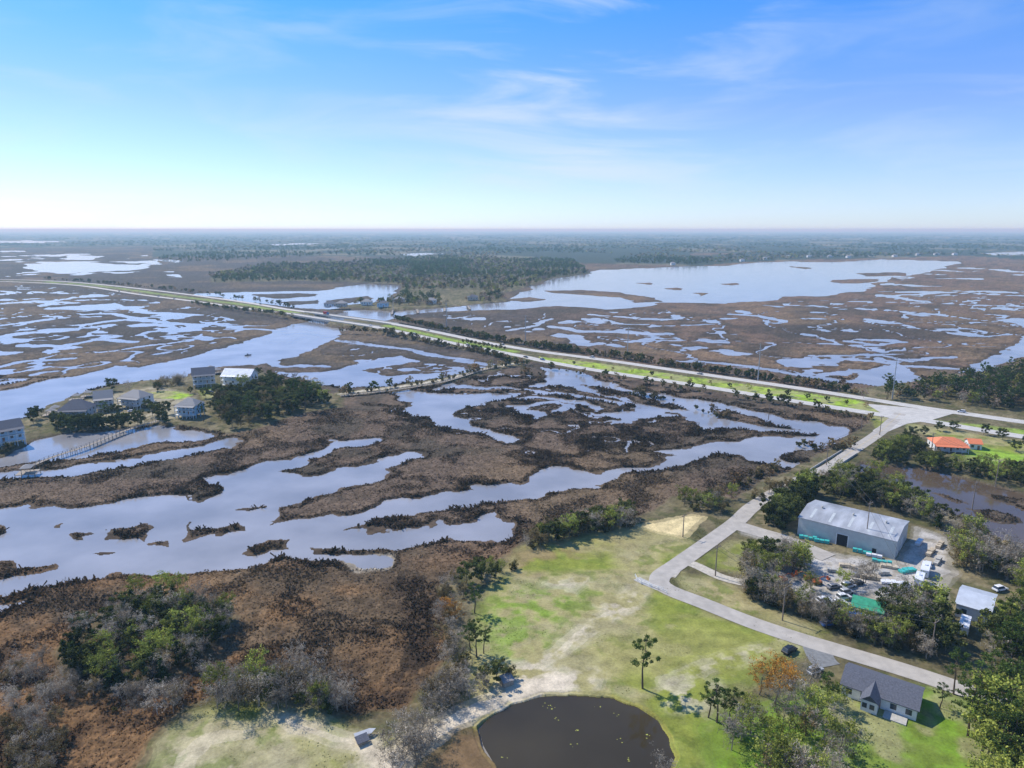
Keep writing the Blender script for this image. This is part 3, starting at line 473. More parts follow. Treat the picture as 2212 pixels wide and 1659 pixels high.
grove([(2060,1170),(2130,1190),(2230,1240),(2230,1300),(2160,1250),(2060,1230)],50,dict(bare=5,brown=1.8,oak=1,spring=.8),.8,1.1)
grove([(2150,1360),(2230,1340),(2260,1500),(2150,1450),(2110,1410)],32,dict(pine=2,oak=1.6,spring=3,bare=1),.7,1.05)
grove([(2090,1540),(2230,1560),(2300,1800),(2120,1800),(2110,1640)],34,dict(spring=5,pine=1.3,oak=.8),.8,1.2)
grove([(1560,1700),(1700,1640),(1830,1640),(1850,1760),(1560,1760)],14,dict(spring=2,bare=2,brown=1),.7,1.0)
grove([(1880,985),(1930,955),(1985,945),(2000,985),(2080,1010),(2230,1018),(2300,1060),(2150,1045),(2000,1012),(1890,1000)],110,dict(oak=4,spring=1,cedar=1.5,shrub=1,brown=.9),.5,.8,mind=1.5)
for u,v in [(2025,930),(2125,940),(2195,975),(2215,965),(1995,940),(2165,950),(2060,930)]: tp('oak',u,v,.65)
grove([(455,880),(480,850),(560,835),(620,842),(700,858),(735,872),(640,893),(560,922),(490,930),(470,905)],120,dict(oak=5,cedar=2,brown=1.6,pine=.3,spring=.5),.8,1.25,mind=2.2)
grove([(110,925),(200,918),(260,920),(330,912),(400,914),(450,920),(340,916),(240,929),(140,935)],38,dict(oak=4,brown=1,cedar=1),.65,.95)
grove([(-30,985),(60,965),(110,935),(80,955),(20,978)],10,dict(oak=2,brown=2,shrub=2),.4,.6)
grove([(330,835),(400,820),(400,832),(340,842)],22,dict(bare=2,brown=1,oak=1.5),.5,.85); grove([(560,805),(640,818),(700,840),(620,838),(560,825)],22,dict(oak=1,brown=2,shrub=3),.5,.8)
for k_,u,v,s in [('oak',240,845,.95),('oak',72,915,.95),('oak',360,895,.95),('pine',230,900,.7),('oak',330,900,.9),('pine',440,910,.75),('oak',556,815,.9),('oak',320,885,.8),('oak',195,895,.8),('bare',280,845,.8),('cedar',360,912,.9),('oak',80,905,.9),('oak',340,845,.8),('oak',250,900,.9),('oak',120,918,.8),('oak',445,860,.8),('oak',470,870,.9),('oak',412,850,.6),('oak',345,905,1.0)]: tp(k_,u,v,s)
def along(line,n,w,z=1.0):
    P=catmull(PX2GND(line,z),4); o=[]
    for _ in range(n): q=P[R.randint(len(P))]; o.append(q+R.normal(size=2)*w)
    return o
mass('highway_hedge',along([(860,697),(950,715),(1050,732),(1150,748),(1300,768),(1500,797),(1700,826),(1850,850)],620,2.2),dict(oak=2,brown=2.4,cedar=1,shrub=4),.35,.75)
mass('highway_hedge',along([(740,720),(830,724),(950,746),(1050,765),(1100,780)],220,2.2),dict(oak=1,brown=2,shrub=4),.35,.7)
mass('highway_hedge',along([(1110,785),(1180,795),(1300,815),(1500,845),(1700,875),(1880,905)],90,1.5),dict(shrub=4,oak=1,brown=1),.3,.7)
mass('highway_hedge',along([(100,603),(330,622),(560,652),(640,670)],120,3),dict(oak=1,brown=2,shrub=3),.5,.9); mass('highway_hedge',along([(420,657),(640,692)],90,2.5),dict(oak=2,brown=2),.4,.7)
mass('median_tree_row',[px2gnd(u,v,1) for u,v in [(1240+i*42,789+i*6.1) for i in range(16)]],dict(oak=1,spring=1,brown=1),.3,.5)
mass('palm_row',[px2gnd(1000+i*9,741+i*1.5,1) for i in range(11)],dict(oak=1),.35,.5)
mass('causeway_scrub',along(cause,70,2.6),dict(shrub=3,oak=.5,brown=1),.5,.9)
mass('marsh_scrub',samples([(1350,845),(1420,855),(1480,870),(1440,866),(1360,856)],30,.5)+samples([(1560,1050),(1700,1000),(1690,1020),(1600,1060)],20,.5)+samples([(1500,880),(1600,905),(1580,908),(1500,890)],12,.5)+samples([(1700,960),(1800,955),(1850,975),(1760,980)],22,.5)+samples([(1180,800),(1130,795),(1120,810),(1170,820)],12,.5),dict(shrub=4,brown=1),.4,.9,zf=.4)
mass('pine_woods',samples([(1850,862),(1900,850),(1990,840),(2060,828),(2212,800),(2500,780),(2500,930),(2212,892),(2000,866)],950,1),dict(pine=3,oak=2,bare=2.6,spring=1.4,brown=1.8),.65,.95)
fw=samples(landF,6800,1)
fw=[a for a in fw if not (a[1]<1300 and vn(np.array([a[0]/60.]),np.array([a[1]/60.]),5)[0]>.55)]
fwN=[a for a in fw if vn(np.array([a[0]/150.]),np.array([a[1]/150.]),11)[0]>.58]; fwB=[a for a in fw if vn(np.array([a[0]/150.]),np.array([a[1]/150.]),11)[0]<=.58]
mass('woodland',fwN,dict(oak=3,pine=4,cedar=1,brown=1),.65,1.05); mass('woodland',fwB,dict(oak=2,pine=.5,brown=4,bare=3,spring=2),.65,1.05)
fp=[];fb=[]
PG=[(330,556),(560,550),(900,555),(1240,567),(1500,574),(1600,566),(1750,559),(1900,557),(2080,551),(2230,561),(2500,563),(2500,502),(-300,502),(-300,530),(0,534),(330,531)]
PGa=np.array(PG,float)
q=np.stack([R.uniform(-300,2500,24000),R.uniform(502,576,24000)],1); s_=sdf(q[:,0],q[:,1],PGa,5); q=q[s_>0]
for hpoly in holes: q=q[sdf(q[:,0],q[:,1],np.array(hpoly,float),5)<0]
for a in q:
    x,y=px2gnd(a[0],a[1],1)
    if fbm(np.array([x/260.]),np.array([y/620.]),3,3)[0]>.42: (fp if vn(np.array([x/300.]),np.array([y/700.]),11)[0]>.5 else fb).append((x,y))
sz=lambda a:max(1.0,a[1]/2300.)
mass('distant_woodland',fp,dict(oak=4,pine=4,cedar=1),.7,1.15,size=sz); mass('distant_woodland',fb,dict(oak=2,brown=3,bare=2,spring=1),.7,1.1,size=sz)
mass('marsh_woods',samples([(330,560),(420,548),(640,545),(700,552),(560,560),(420,568)],500,1),dict(oak=3,pine=3,brown=1),.8,1.2)
# =================== BUILDINGS ===================
glass=mat('window_glass',(.05,.06,.07),.15,.1); wwall=mat('white_siding',(.74,.74,.72),.7,.06,2); bwall=mat('pale_blue_siding',(.36,.56,.68),.7,.06,2); gwall=mat('beige_siding',(.50,.45,.37),.7,.08,2); grwall=mat('grey_blue_siding',(.36,.41,.46),.7,.06,2)
slate=mat('slate_shingles',(.10,.105,.125),.85,.3,3,.4); lroof=mat('light_shingles',(.26,.25,.24),.8,.2,3); mroof=mat('metal_roof',(.62,.65,.68),.45,.1,.6,0,.2,None,2.0); oroof=mat('orange_roof',(.75,.22,.09),.7,.15,2)
whroof=mat('warehouse_roof',(.38,.39,.40),.6,.35,.25,0,.1,(1,.3,1)); whwall=mat('corrugated_wall',(.58,.59,.56),.6,.1,.5,0,.1,None,3.0); wood=mat('weathered_wood',(.32,.27,.21),.9,.25,3); dark=mat('dark_opening',(.02,.02,.022),.9,.1)
green=mat('green_tarp',(.03,.30,.16),.7,.25,1); doorm=mat('door_paint',(.25,.12,.08),.6)
def building(name,p1,p2,depth,hw,hr,wall,roof,hip=False,ov=.5,wins=4,door=True,stilt=0,porch=False,floors=1,vent=0,len_=None):
    z=1.0; a=np.array(px2gnd(*p1,z)); b_=np.array(px2gnd(*p2,z)); z=lz(*a); Ld=np.linalg.norm(b_-a) if len_ is None else len_; rot=math.atan2(b_[1]-a[1],b_[0]-a[0])
    e=empty(name,(a[0],a[1],z),rot); W=B(); s=stilt; L_=Ld; D=depth
    W.box(0,L_,0,D,s-(.3 if not s else 0),s+hw)
    zt=s+hw
    if not hip:
        for x in (0.001,L_-.001): W.poly([(x,0,zt),(x,D,zt),(x,D/2,zt+hr)])
    W.obj('walls',[wall],e)
    Rf=B(); t=.18; o=ov; k=hr/(D/2); 
    if not hip:
        for sgn in (0,1):
            y0=-o if not sgn else D+o; ze=zt-k*o; 
            lo=[(-o,y0,ze+.02),(L_+o,y0,ze+.02),(L_+o,D/2,zt+hr+.02),(-o,D/2,zt+hr+.02)]
            if sgn: lo=lo[::-1]
            Rf.hull(lo,[(x,y,zz+t) for x,y,zz in lo])
    else:
        m_=min(D/2,L_/2-.3); ze=zt+.02
        lo=[(-o,-o,ze),(L_+o,-o,ze),(L_+o,D+o,ze),(-o,D+o,ze)]; Rf.poly(lo[::-1]); r1=(m_,D/2,ze+hr);r2=(L_-m_,D/2,ze+hr)
        Rf.poly([lo[0],lo[1],r2,r1]);Rf.poly([lo[1],lo[2],r2]);Rf.poly([lo[2],lo[3],r1,r2]);Rf.poly([lo[3],lo[0],r1])
    Rf.obj('roof',[roof],e)
    if vent:
        V=B()
        for i_ in range(vent): x=L_*(i_+.5)/vent; V.cyl((x,D/2-.6,zt+hr-.2),(x,D/2-.6,zt+hr+.8),.3); V.cyl((x,D/2-.6,zt+hr+.8),(x,D/2-.6,zt+hr+1.0),.45,.2)
        V.obj('roof_vents',[conc],e)
    G=B(); T_=B()
    def win(x,zc,w,h,side):
        for bld,pr,gw in ((T_,.05,.12),(G,.08,0)):
            w2=w/2+gw;h2=h/2+gw
            if side=='f': bld.box(x-w2,x+w2,-pr,.0,zc-h2,zc+h2)
            if side=='b': bld.box(x-w2,x+w2,D,D+pr,zc-h2,zc+h2)
            if side=='l': bld.box(-pr,0,x-w2,x+w2,zc-h2,zc+h2)
            if side=='r': bld.box(L_,L_+pr,x-w2,x+w2,zc-h2,zc+h2)
    fh=hw/floors
    for f in range(floors):
        for i_ in range(wins):
            x=L_*(i_+.5)/wins
            if door and f==0 and i_==wins//2: continue
            win(x,s+fh*f+fh*.55,1.3,1.4,'f'); win(x,s+fh*f+fh*.55,1.3,1.4,'b')
        for x in (D*.3,D*.7):
            if wins: win(x,s+fh*f+fh*.55,1.1,1.4,'l'); win(x,s+fh*f+fh*.55,1.1,1.4,'r')
    if wins: G.obj('windows',[glass],e); T_.obj('window_frames',[white],e)
    if door:
        x=L_*(wins//2+.5)/wins if wins else L_*.5; d=B(); d.box(x-.55,x+.55,-.06,0,s,s+2.1); d.obj('door',[doorm],e)
    if stilt:
        S=B()
        for i_ in range(5):
            for j in range(3): S.box(L_*i_/4-.2+(.2 if i_==0 else -.2 if i_==4 else 0),L_*i_/4+.2+(.2 if i_==0 else -.2 if i_==4 else 0),D*j/2-.2+(.2 if j==0 else -.2 if j==2 else 0),D*j/2+.2+(.2 if j==0 else -.2 if j==2 else 0),-.3,s)
        S.box(L_*.1,L_*.5,D*.2,D*.8,-.3,s-.01); S.obj('piles',[wall],e)
    if porch:
        P_=B(); P_.box(0,L_,-2.4,-.01,s-.2,s-.02)
        if floors>1: P_.box(0,L_,-2.4,-.09,s+fh-.2,s+fh)
        for i_ in range(6): x=.15+(L_-.3)*i_/5; P_.box(x-.12,x+.12,-2.35,-2.15,-.3,s+hw-.6)
        for zz in ([s+1.0] if floors==1 else [s+1.0,s+fh+1.0]): P_.box(.28,L_-.28,-2.32,-2.24,zz-.1,zz)
        P_.obj('porch',[white],e)
        q=B(); lo=[(-.3,-2.8,s+hw-.75),(L_+.3,-2.8,s+hw-.75),(L_+.3,-.1,s+hw-.1),(-.3,-.1,s+hw-.1)]; q.hull(lo,[(x,y,zz+.12) for x,y,zz in lo]); q.obj('porch_roof',[roof],e)
    return e,L_,zt
e,L_,zt=building('metal_warehouse',(1722,1154),(1932,1209),21,6.6,1.7,whwall,whroof,wins=0,door=False,ov=.25,vent=3)
d=B(); d.box(L_*.42,L_*.53,-.05,0,0,4.2); d.box(L_*.78,L_*.82,-.05,0,0,2.1); d.obj('roll_up_door_opening',[dark],e)
d=B(); d.box(L_*.41,L_*.42,-.09,0,0,4.4);d.box(L_*.53,L_*.54,-.09,0,0,4.4);d.box(L_*.42,L_*.53,-.09,0,4.2,4.4); d.box(L_,L_+.06,3,5,0,2.4); d.box(L_,L_+.06,9,13,0,4);d.obj('door_frames',[white],e)
sk_=B(); kk=1.7/10.5
for i_ in range(5):
    xa=L_*(.1+.2*i_); sk_.poly([(xa,1.5,zt+kk*1.5+.215),(xa+.9,1.5,zt+kk*1.5+.215),(xa+.9,8.5,zt+kk*8.5+.215),(xa,8.5,zt+kk*8.5+.215)])
sk_.obj('roof_skylights',[mat('skylight_plastic',(.50,.52,.50),.5,.1)],e)
e,L_,zt=building('ranch_house',(1817,1500),(1978,1558),9.5,3.0,2.1,wwall,slate,wins=5)
w=B(); w.box(L_*.30,L_*.52,-3.2,-.005,-.3,2.9); w.obj('front_wing_walls',[wwall],e)
w=B(); a,b_=L_*.28,L_*.54; m_=(a+b_)/2
for pts in ([(a,-3.7,2.75),(m_,-3.7,4.5),(m_,3.2,4.5),(a,3.2,2.75)],[(m_,-3.7,4.5),(b_,-3.7,2.75),(b_,3.2,2.75),(m_,3.2,4.5)]): w.hull(pts,[(x,y,z+.15) for x,y,z in pts])
w.poly([(L_*.30,-3.2,2.85),(L_*.52,-3.2,2.85),(m_,-3.2,4.4)]); w.obj('front_wing_roof',[slate],e)
w=B(); w.box(L_*.6,L_*.9,-3.2,-.1,0,.25); w.obj('patio',[conc],e); w=B()
for i_ in range(2): w.box(L_*(.35+.1*i_)-.5,L_*(.35+.1*i_)+.5,-3.28,-3.2,1,2.2)
w.obj('wing_windows',[glass],e)
building('metal_roof_shed',(2062,1330),(2135,1352),13,4,1.8,wwall,mroof,wins=2,ov=.4)
building('orange_roof_house',(2018,974),(2088,978),10,3.8,2.6,wwall,oroof,hip=True,wins=5,porch=True); building('garage',(2093,970),(2120,972),7,3,1.6,wwall,oroof,wins=2)
building('green_tarp_shed',(1838,1328),(1905,1345),7,2.8,1.6,green,green,wins=0,door=False,ov=.3)
building('beach_house',(482,838),(542,840),11,6.6,3.6,wwall,mroof,hip=False,stilt=2.8,porch=True,floors=2,ov=.8)
building('beach_house',(418,838),(466,834),11,6.4,4.2,grwall,slate,hip=False,stilt=2.6,porch=True,floors=2,ov=.6)
building('beach_house',(130,912),(192,910),11,4.8,5,grwall,slate,hip=True,stilt=2.4,porch=True,floors=2,ov=.6)
building('beach_house',(206,890),(246,886),10,5.6,4,gwall,lroof,hip=False,stilt=2.4,floors=2,porch=True)
building('beach_house',(262,880),(304,884),11,4.6,3.8,wwall,lroof,hip=True,stilt=2.4,floors=2,porch=True); building('beach_house',(384,902),(424,904),9,5.6,3.4,bwall,lroof,hip=True,stilt=2.2,floors=2,porch=True)
building('blue_beach_house',(-35,975),(55,958),10,6.4,3.4,bwall,slate,hip=False,stilt=3,floors=2,porch=True,wins=5)
for u,v,m1,m2 in [(700,668,wwall,slate),(725,668,gwall,lroof),(815,668,bwall,slate),(780,663,wwall,lroof),(850,655,gwall,lroof),(920,658,wwall,lroof),(1010,650,gwall,slate)]: building('waterfront_house',(u,v),(u+22,v),12,4.5,3.5,m1,m2,hip=True,stilt=1.5,wins=4)
for u,v in [(1700,557),(1745,556),(1790,556),(1830,557),(1880,554),(1930,555),(1980,552),(2020,551),(2060,551),(1650,561),(1600,565),(1450,573)]: building('shoreline_house',(u,v),(u+9,v),14,7,4,wwall,lroof,hip=True,wins=3)
# =================== DOCKS ===================
def pier(name,pts,w,zd=2.0,rail=True):
    P=catmull([px2gnd(u,v,zd) for u,v in pts],2.5); T=np.gradient(P,axis=0); T/=np.linalg.norm(T,axis=1)[:,None]; Nn=np.stack([-T[:,1],T[:,0]],1); e=empty(name,(0,0,0),0); d=B();l=B()
    for i_ in range(len(P)-1):
        A=lambda i,o,z:(P[i][0]+Nn[i][0]*o,P[i][1]+Nn[i][1]*o,z)
        d.hull([A(i_,-w/2,zd-.15),A(i_+1,-w/2,zd-.15),A(i_+1,w/2,zd-.15),A(i_,w/2,zd-.15)],[A(i_,-w/2,zd),A(i_+1,-w/2,zd),A(i_+1,w/2,zd),A(i_,w/2,zd)])
        for s in (-w/2,w/2):
            l.cyl(A(i_,s*1.05,-1),A(i_,s*1.05,zd+(1.0 if rail else .3)),.13,n=6)
            if rail: l.cyl(A(i_,s*1.05,zd+.95),A(i_+1,s*1.05,zd+.95),.06,n=4)
    d.obj('deck',[wood],e); l.obj('piles_and_rails',[wood],e); return e
def dockhouse(name,u,v,w,d_,m):
    x,y=px2gnd(u,v,2); e=empty(name,(x,y,0),.3); D=B(); D.box(-w/2,w/2,-d_/2,d_/2,1.8,2.0)
    for i_ in range(4):
        for j in (-1,1): D.cyl((-w/2+w*i_/3*.98,j*d_*.48,-1),(-w/2+w*i_/3*.98,j*d_*.48,2.9),.14,n=6)
    D.obj('platform',[wood],e); Rr=B()
    for i_ in (-1,1):
        for j in (-1,1): Rr.cyl((i_*w*.22,j*d_*.3,2),(i_*w*.22,j*d_*.3,4.6),.12,n=6)
    Rr.obj('posts',[wood],e); q=B(); a=[(-w*.3,-d_*.4,4.6),(w*.3,-d_*.4,4.6),(w*.3,d_*.4,4.6),(-w*.3,d_*.4,4.6)]; q.hull(a,[(0-.3,0-.3,5.8),(.3,-.3,5.8),(.3,.3,5.8),(-.3,.3,5.8)]); q.obj('roof',[m],e)
pier('wooden_pier',[(342,908),(270,930),(190,962),(120,985),(62,1008)],2.0); dockhouse('boat_dock',60,1020,8,7,lroof)
for u,v in [(120,888),(165,862),(190,855),(455,800),(470,805),(660,822),(680,826),(110,895)]: dockhouse('boat_dock',u,v,8,6,lroof)
pier('wooden_pier',[(560,815),(610,818),(660,822)],1.8); pier('wooden_pier',[(1080,792),(1040,800),(960,824),(850,842),(735,855)],2.2,1.7)
for a,b_ in [((960,665),(960,672)),((1010,660),(1015,668)),((900,668),(903,676)),((850,668),(846,678))]: pier('wooden_pier',[a,b_],3)
# =================== POLES ===================
pole_m=mat('pole_wood',(.26,.2,.15),.9,.2,2); steel=mat('galvanised_steel',(.35,.36,.37),.5,.1); wirem=mat('wire',(.06,.06,.06),.6,.05)
def pole(u,v,h,m=None):
    x,y=px2gnd(u,v,1); z=lz(x,y); b=B(); b.cyl((0,0,-.5),(0,0,h),.22 if h<18 else .4,.13 if h<18 else .2,8)
    for zz in ([h-.8] if h<18 else [h-1,h-4,h-7]):
        b.box(-1.4,1.4,-.26,-.12,zz,zz+.2); [b.cyl((s,-.19,zz+.2),(s,-.19,zz+.5),.08,n=6) for s in (-1.2,1.2)]
    b.obj('utility_pole' if h<18 else 'transmission_pole',[m or pole_m],None,(x,y,z),.6); return Vector((x,y,z+h-.5))
tl=[pole(u,v,h,steel) for u,v,h in [(850,690,28),(965,713,28),(1135,742,28),(1355,775,28),(1637,822,28),(1927,862,28),(2260,905,28)]]
dl=[pole(u,v,h) for u,v,h in [(1868,1184,17.5),(1785,1005,12),(1900,940,11),(2010,985,12),(1545,1245,11),(1475,1160,9),(1860,930,10),(1690,1340,11),(2150,1050,12),(1660,905,9),(2100,1100,12),(2010,1420,11)]]
def wire(pts,name='power_line',r=.045):
    b=B()
    for a,c in zip(pts[:-1],pts[1:]):
        for off in (-1.1,1.1):
            pr=None; dd=(c-a).normalized(); n=Vector((-dd.y,dd.x,0))*off; L=(c-a).length
            for i_ in range(11):
                t=i_/10; p=a.lerp(c,t)+n+Vector((0,0,-4*t*(1-t)*L*.02)); 
                if pr: b.cyl(pr,p,r,n=3)
                pr=p
    b.obj(name,[wirem])
wire(tl); wire([dl[2],dl[3],dl[8]]); wire([dl[1],dl[0],dl[11]]); wire([dl[2],dl[1]]); wire([dl[4],dl[7],dl[11]])
# =================== VEHICLES ===================
tyre=mat('tyre_rubber',(.02,.02,.02),.9,.1); paints={n:mat('car_paint_'+n,c,.3,.03) for n,c in dict(white=(.75,.75,.75),black=(.02,.02,.022),red=(.4,.03,.03),silver=(.4,.41,.42),blue=(.05,.12,.3),grey=(.15,.15,.16)).items()}
def car(name,x,y,rot,paint,z=None,suv=False):
    z=(lz(x,y)+.13) if z is None else z; b=B(); Lc,Wc=4.7,1.85; W2=Wc/2
    pr=[(-Lc/2,.35),(-Lc/2,.8),(-Lc/2+.25,.95),(Lc/2-1.0,.92),(Lc/2-.05,.72),(Lc/2,.35)]
    b.hull([(px,-W2,pz) for px,pz in pr][::-1],[(px,W2,pz) for px,pz in pr][::-1],0)
    top=1.75 if suv else 1.45; x0=-Lc/2+(.15 if suv else .6); x1=Lc/2-1.2
    ring=lambda xa,xb,w,z_:[(xa,-w,z_),(xb,-w,z_),(xb,w,z_),(xa,w,z_)]
    b.hull(ring(x0,x1,W2-.06,.94),ring(x0+.3,x1-.75,W2-.22,top-.06),1); b.hull(ring(x0+.3,x1-.75,W2-.2,top-.07),ring(x0+.38,x1-.85,W2-.28,top),0)
    for xx in (-Lc/2+.9,Lc/2-.95):
        for s in (-1,1): b.cyl((xx,s*(W2-.2),.34),(xx,s*(W2+.02),.34),.34,n=12,m=2)
    b.box(Lc/2-.02,Lc/2+.02,-.75,-.45,.6,.72,3); b.box(Lc/2-.02,Lc/2+.02,.45,.75,.6,.72,3)
    return b.obj(name,[paints[paint],glass,tyre,white],None,(x,y,z),rot)
def carp(name,u,v,rot,paint,**k): x,y=px2gnd(u,v,1.1); return car(name,x,y,rot,paint,**k)
def oncurve(c,u,off,paint,flip=False,name='car',suv=False):
    i_=int(np.argmin([abs(1106+F*q[0]/(q[1]*CT+H*ST)-u) for q in c])); t=c[min(i_+1,len(c)-1)]-c[i_]; t/=np.linalg.norm(t); n=np.array([-t[1],t[0]]); q=c[i_]+n*off
    return car(name,q[0],q[1],math.atan2(t[1],t[0])+(math.pi if flip else 0),paint,suv=suv)
for u,p_,of,cv in [(1135,'black',-2,cS),(1165,'blue',2,cS),(1080,'grey',2,cN),(930,'white',-2,cN),(890,'silver',2,cS),(1270,'white',2,cN),(1520,'silver',-2,cN),(420,'white',2,cS),(380,'white',-2,cS),(340,'black',2,cS),(300,'white',2,cS),(260,'silver',-2,cS),(455,'grey',-2,cS),(500,'white',2,cS),(560,'black',2,cN),(600,'white',2,cS),(800,'white',2,cS),(1010,'silver',2,cS),(2080,'white',2,cN)]: oncurve(cv,u,of,p_,cv is cN,suv=random.random()<.5)
i_=int(np.argmin([abs(1106+F*q[0]/(q[1]*CT+H*ST)-705) for q in cN])); q=cN[i_]; t=cN[i_+1]-q; rt=math.atan2(t[1],t[0])
b=B(); b.box(-5,2.2,-1.25,1.25,1.1,3.9,0); b.hull([(2.4,-1.2,.6),(5,-1.2,.6),(5,1.2,.6),(2.4,1.2,.6)],[(2.4,-1.15,3.0),(4.2,-1.15,3.0),(4.2,1.15,3.0),(2.4,1.15,3.0)],1); b.box(-4.9,4.9,-.5,.5,.6,1.09,2)
for xx in (-4,-2.8,3.8):
    for s in (-1,1): b.cyl((xx,s*.9,.5),(xx,s*1.25,.5),.5,n=10,m=2)
b.obj('cargo_truck',[paints['red'],paints['blue'],tyre],None,(q[0],q[1],lz(*q)+.13),rt)
for u,v,r_,p_,s_ in [(1832,1268,.3,'white',1),(1828,1282,.3,'silver',1),(1822,1293,.25,'white',1),(1812,1305,.2,'white',0),(1800,1270,.3,'grey',0),(1798,1318,.3,'silver',1),(1780,1300,.3,'white',1),(1850,1262,.3,'black',0),(1705,1408,.6,'black',1),(2005,1222,1.0,'white',0),(2160,1275,.3,'white',1),(1760,1452,.5,'silver',1),(325,868,.2,'white',1),(335,872,.2,'black',0),(285,890,.4,'white',0),(455,848,.1,'grey',0),(1790,1350,.2,'blue',0)]: carp('parked_car',u,v,r_,p_,suv=bool(s_))
def camper(u,v,rot,L=8.0):
    x,y=px2gnd(u,v,1); b=B(); pr=[(-L/2,.6),(-L/2,2.9),(-L/2+.4,3.2),(L/2-.7,3.2),(L/2,2.3),(L/2-.3,.6)]; b.hull([(px,-1.2,pz) for px,pz in pr][::-1],[(px,1.2,pz) for px,pz in pr][::-1],0)
    for xx in (-2.6,-.2,1.8): b.box(xx,xx+1.1,-1.24,-1.2,1.6,2.4,1); b.box(xx,xx+1.1,1.2,1.24,1.6,2.4,1)
    b.box(-1.3,-.6,-1.25,-1.2,.7,2.6,2)
    for xx in (-.6,.4):
        for s in (-1,1): b.cyl((xx,s*1.0,.4),(xx,s*1.22,.4),.4,n=10,m=3)
    b.cyl((L/2-.3,0,.6),(L/2+1.3,0,.5),.08,m=3); b.box(-.5,.5,-.4,.4,3.2,3.5,0); b.obj('camper_trailer',[paints['white'],glass,paints['silver'],tyre],None,(x,y,1.0),rot)
camper(2082,1362,.9); camper(1998,1240,.95,7.5); camper(1985,1262,.95,6.5); camper(1945,1280,.2,6)
teal=mat('teal_wrap',(.05,.42,.38),.6,.2,2); orng=mat('machine_orange',(.55,.14,.04),.5,.1); pallet=mat('pallet_goods',(.5,.42,.3),.8,.3,1)
def stack(name,u,v,rot,l,w,h,m):
    x,y=px2gnd(u,v,1); b=B(); n=max(2,int(l/1.3))
    for i_ in range(n):
        hh=h*random.uniform(.6,1); xa=-l/2+l*i_/n; b.box(xa+.05,xa+l/n-.08,-w/2,w/2,.15,.15+hh); b.box(xa+.05,xa+l/n-.08,-w/2+.1,-w/2+.3,0,.14,1); b.box(xa+.05,xa+l/n-.08,w/2-.3,w/2-.1,0,.14,1)
    b.obj(name,[m,wood],None,(x,y,1.03),rot,.03)
for u,v,r_,l,w,h,m in [(1745,1165,-.4,6,1.4,1.3,teal),(1775,1172,-.4,5,1.4,1.2,teal),(1862,1195,-.5,6,1.3,1.3,teal),(1888,1203,-.5,5,1.3,1.0,paints['white']),(1905,1216,-.5,6,1.3,1.1,teal),(1920,1226,-.4,5,2,1,pallet),(2010,1195,.8,7,1.5,1.2,pallet),(2030,1180,.8,6,1.5,1.4,pallet),(2025,1215,.8,6,1.4,1.2,conc),(1960,1235,.3,6,2,1,teal),(1880,1250,-.3,6,2,1.3,pallet),(1925,1262,-.3,6,2,1.1,paints['white']),(1985,1175,.8,5,1.6,1.3,paints['white']),(1905,1240,.1,4,2,1.2,conc),(1850,1334,.1,4,2,1.6,paints['blue']),(1860,1245,-.2,5,2,1,paints['silver']),(1830,1225,-.3,5,1.6,1.2,pallet),(1800,1235,-.2,4,1.6,1,conc),(1960,1300,.2,6,2,1.2,pallet),(1930,1290,.4,5,2,1.4,paints['silver'])]: stack('pallet_stack',u,v,r_,l,w,h,m)
def lift(u,v,rot):
    x,y=px2gnd(u,v,1); b=B(); b.box(-1.3,1.3,-.8,.8,.5,1.2,0); b.box(-1.2,-.4,-.75,.75,1.2,1.7,0)
    for xx in (-.9,.9):
        for s in (-1,1): b.cyl((xx,s*.65,.4),(xx,s*.95,.4),.4,n=10,m=1)
    b.cyl((-.8,0,1.6),(2.0,0,2.6),.16,.12,m=0); b.cyl((2.0,0,2.6),(3.4,0,1.8),.12,.1,m=0); b.box(3.2,3.9,-.6,.6,1.4,1.55,0)
    for s in (-.6,.55): b.box(3.2,3.9,s,s+.05,1.55,2.4,0)
    b.obj('boom_lift',[orng,tyre],None,(x,y,1.03),rot)
for u,v,r_ in [(1690,1256,.2),(1745,1252,2.9),(1765,1262,.1)]: lift(u,v,r_)
def rail(name,pts,m,h=1.1,post=2.4,bars=(.5,1.0)):
    P=catmull(PX2GND(pts,1),post); b=B()
    for i_ in range(len(P)):
        b.box(P[i_][0]-.07,P[i_][0]+.07,P[i_][1]-.07,P[i_][1]+.07,.9,1+h)
        if i_: [b.cyl((*P[i_-1],1+k_),(*P[i_],1+k_),.05,n=5) for k_ in bars]
    b.obj(name,[m])
rail('entrance_gate',[(1372,1246),(1385,1262),(1432,1275)],white); rail('white_fence',[(1385,1258),(1440,1282)],white)
rail('pond_fence',[(960,1515),(1000,1490),(1015,1510)],wood); rail('yard_fence',[(1605,1262),(1700,1298),(1800,1345),(1900,1385)],wood,1.8)
x,y=px2gnd(785,1592,1); b=B(); b.hull([(-1.8,-.6,.5),(1.6,-.6,.5),(2.4,0,.6),(1.6,.6,.5),(-1.8,.6,.5)],[(-1.9,-.85,1.0),(1.6,-.85,1.0),(2.9,0,1.15),(1.6,.85,1.0),(-1.9,.85,1.0)],0); b.cyl((-.6,-.9,.3),(-.6,.9,.3),.3,m=1); b.obj('skiff_boat',[paints['silver'],tyre],None,(x,y,1),.5)
def roofed(name,u,v,rot,w,d_,h,m):
    x,y=px2gnd(u,v,1); e=empty(name,(x,y,1),rot); b=B(); b.box(-w/2,w/2,-d_/2,d_/2,0,h); b.obj('walls',[wood],e); r=B(); a=[(-w/2-.3,-d_/2-.3,h),(w/2+.3,-d_/2-.3,h),(w/2+.3,d_/2+.3,h+.6),(-w/2-.3,d_/2+.3,h+.6)]; r.hull(a,[(p[0],p[1],p[2]+.12) for p in a]); r.obj('roof',[m],e)
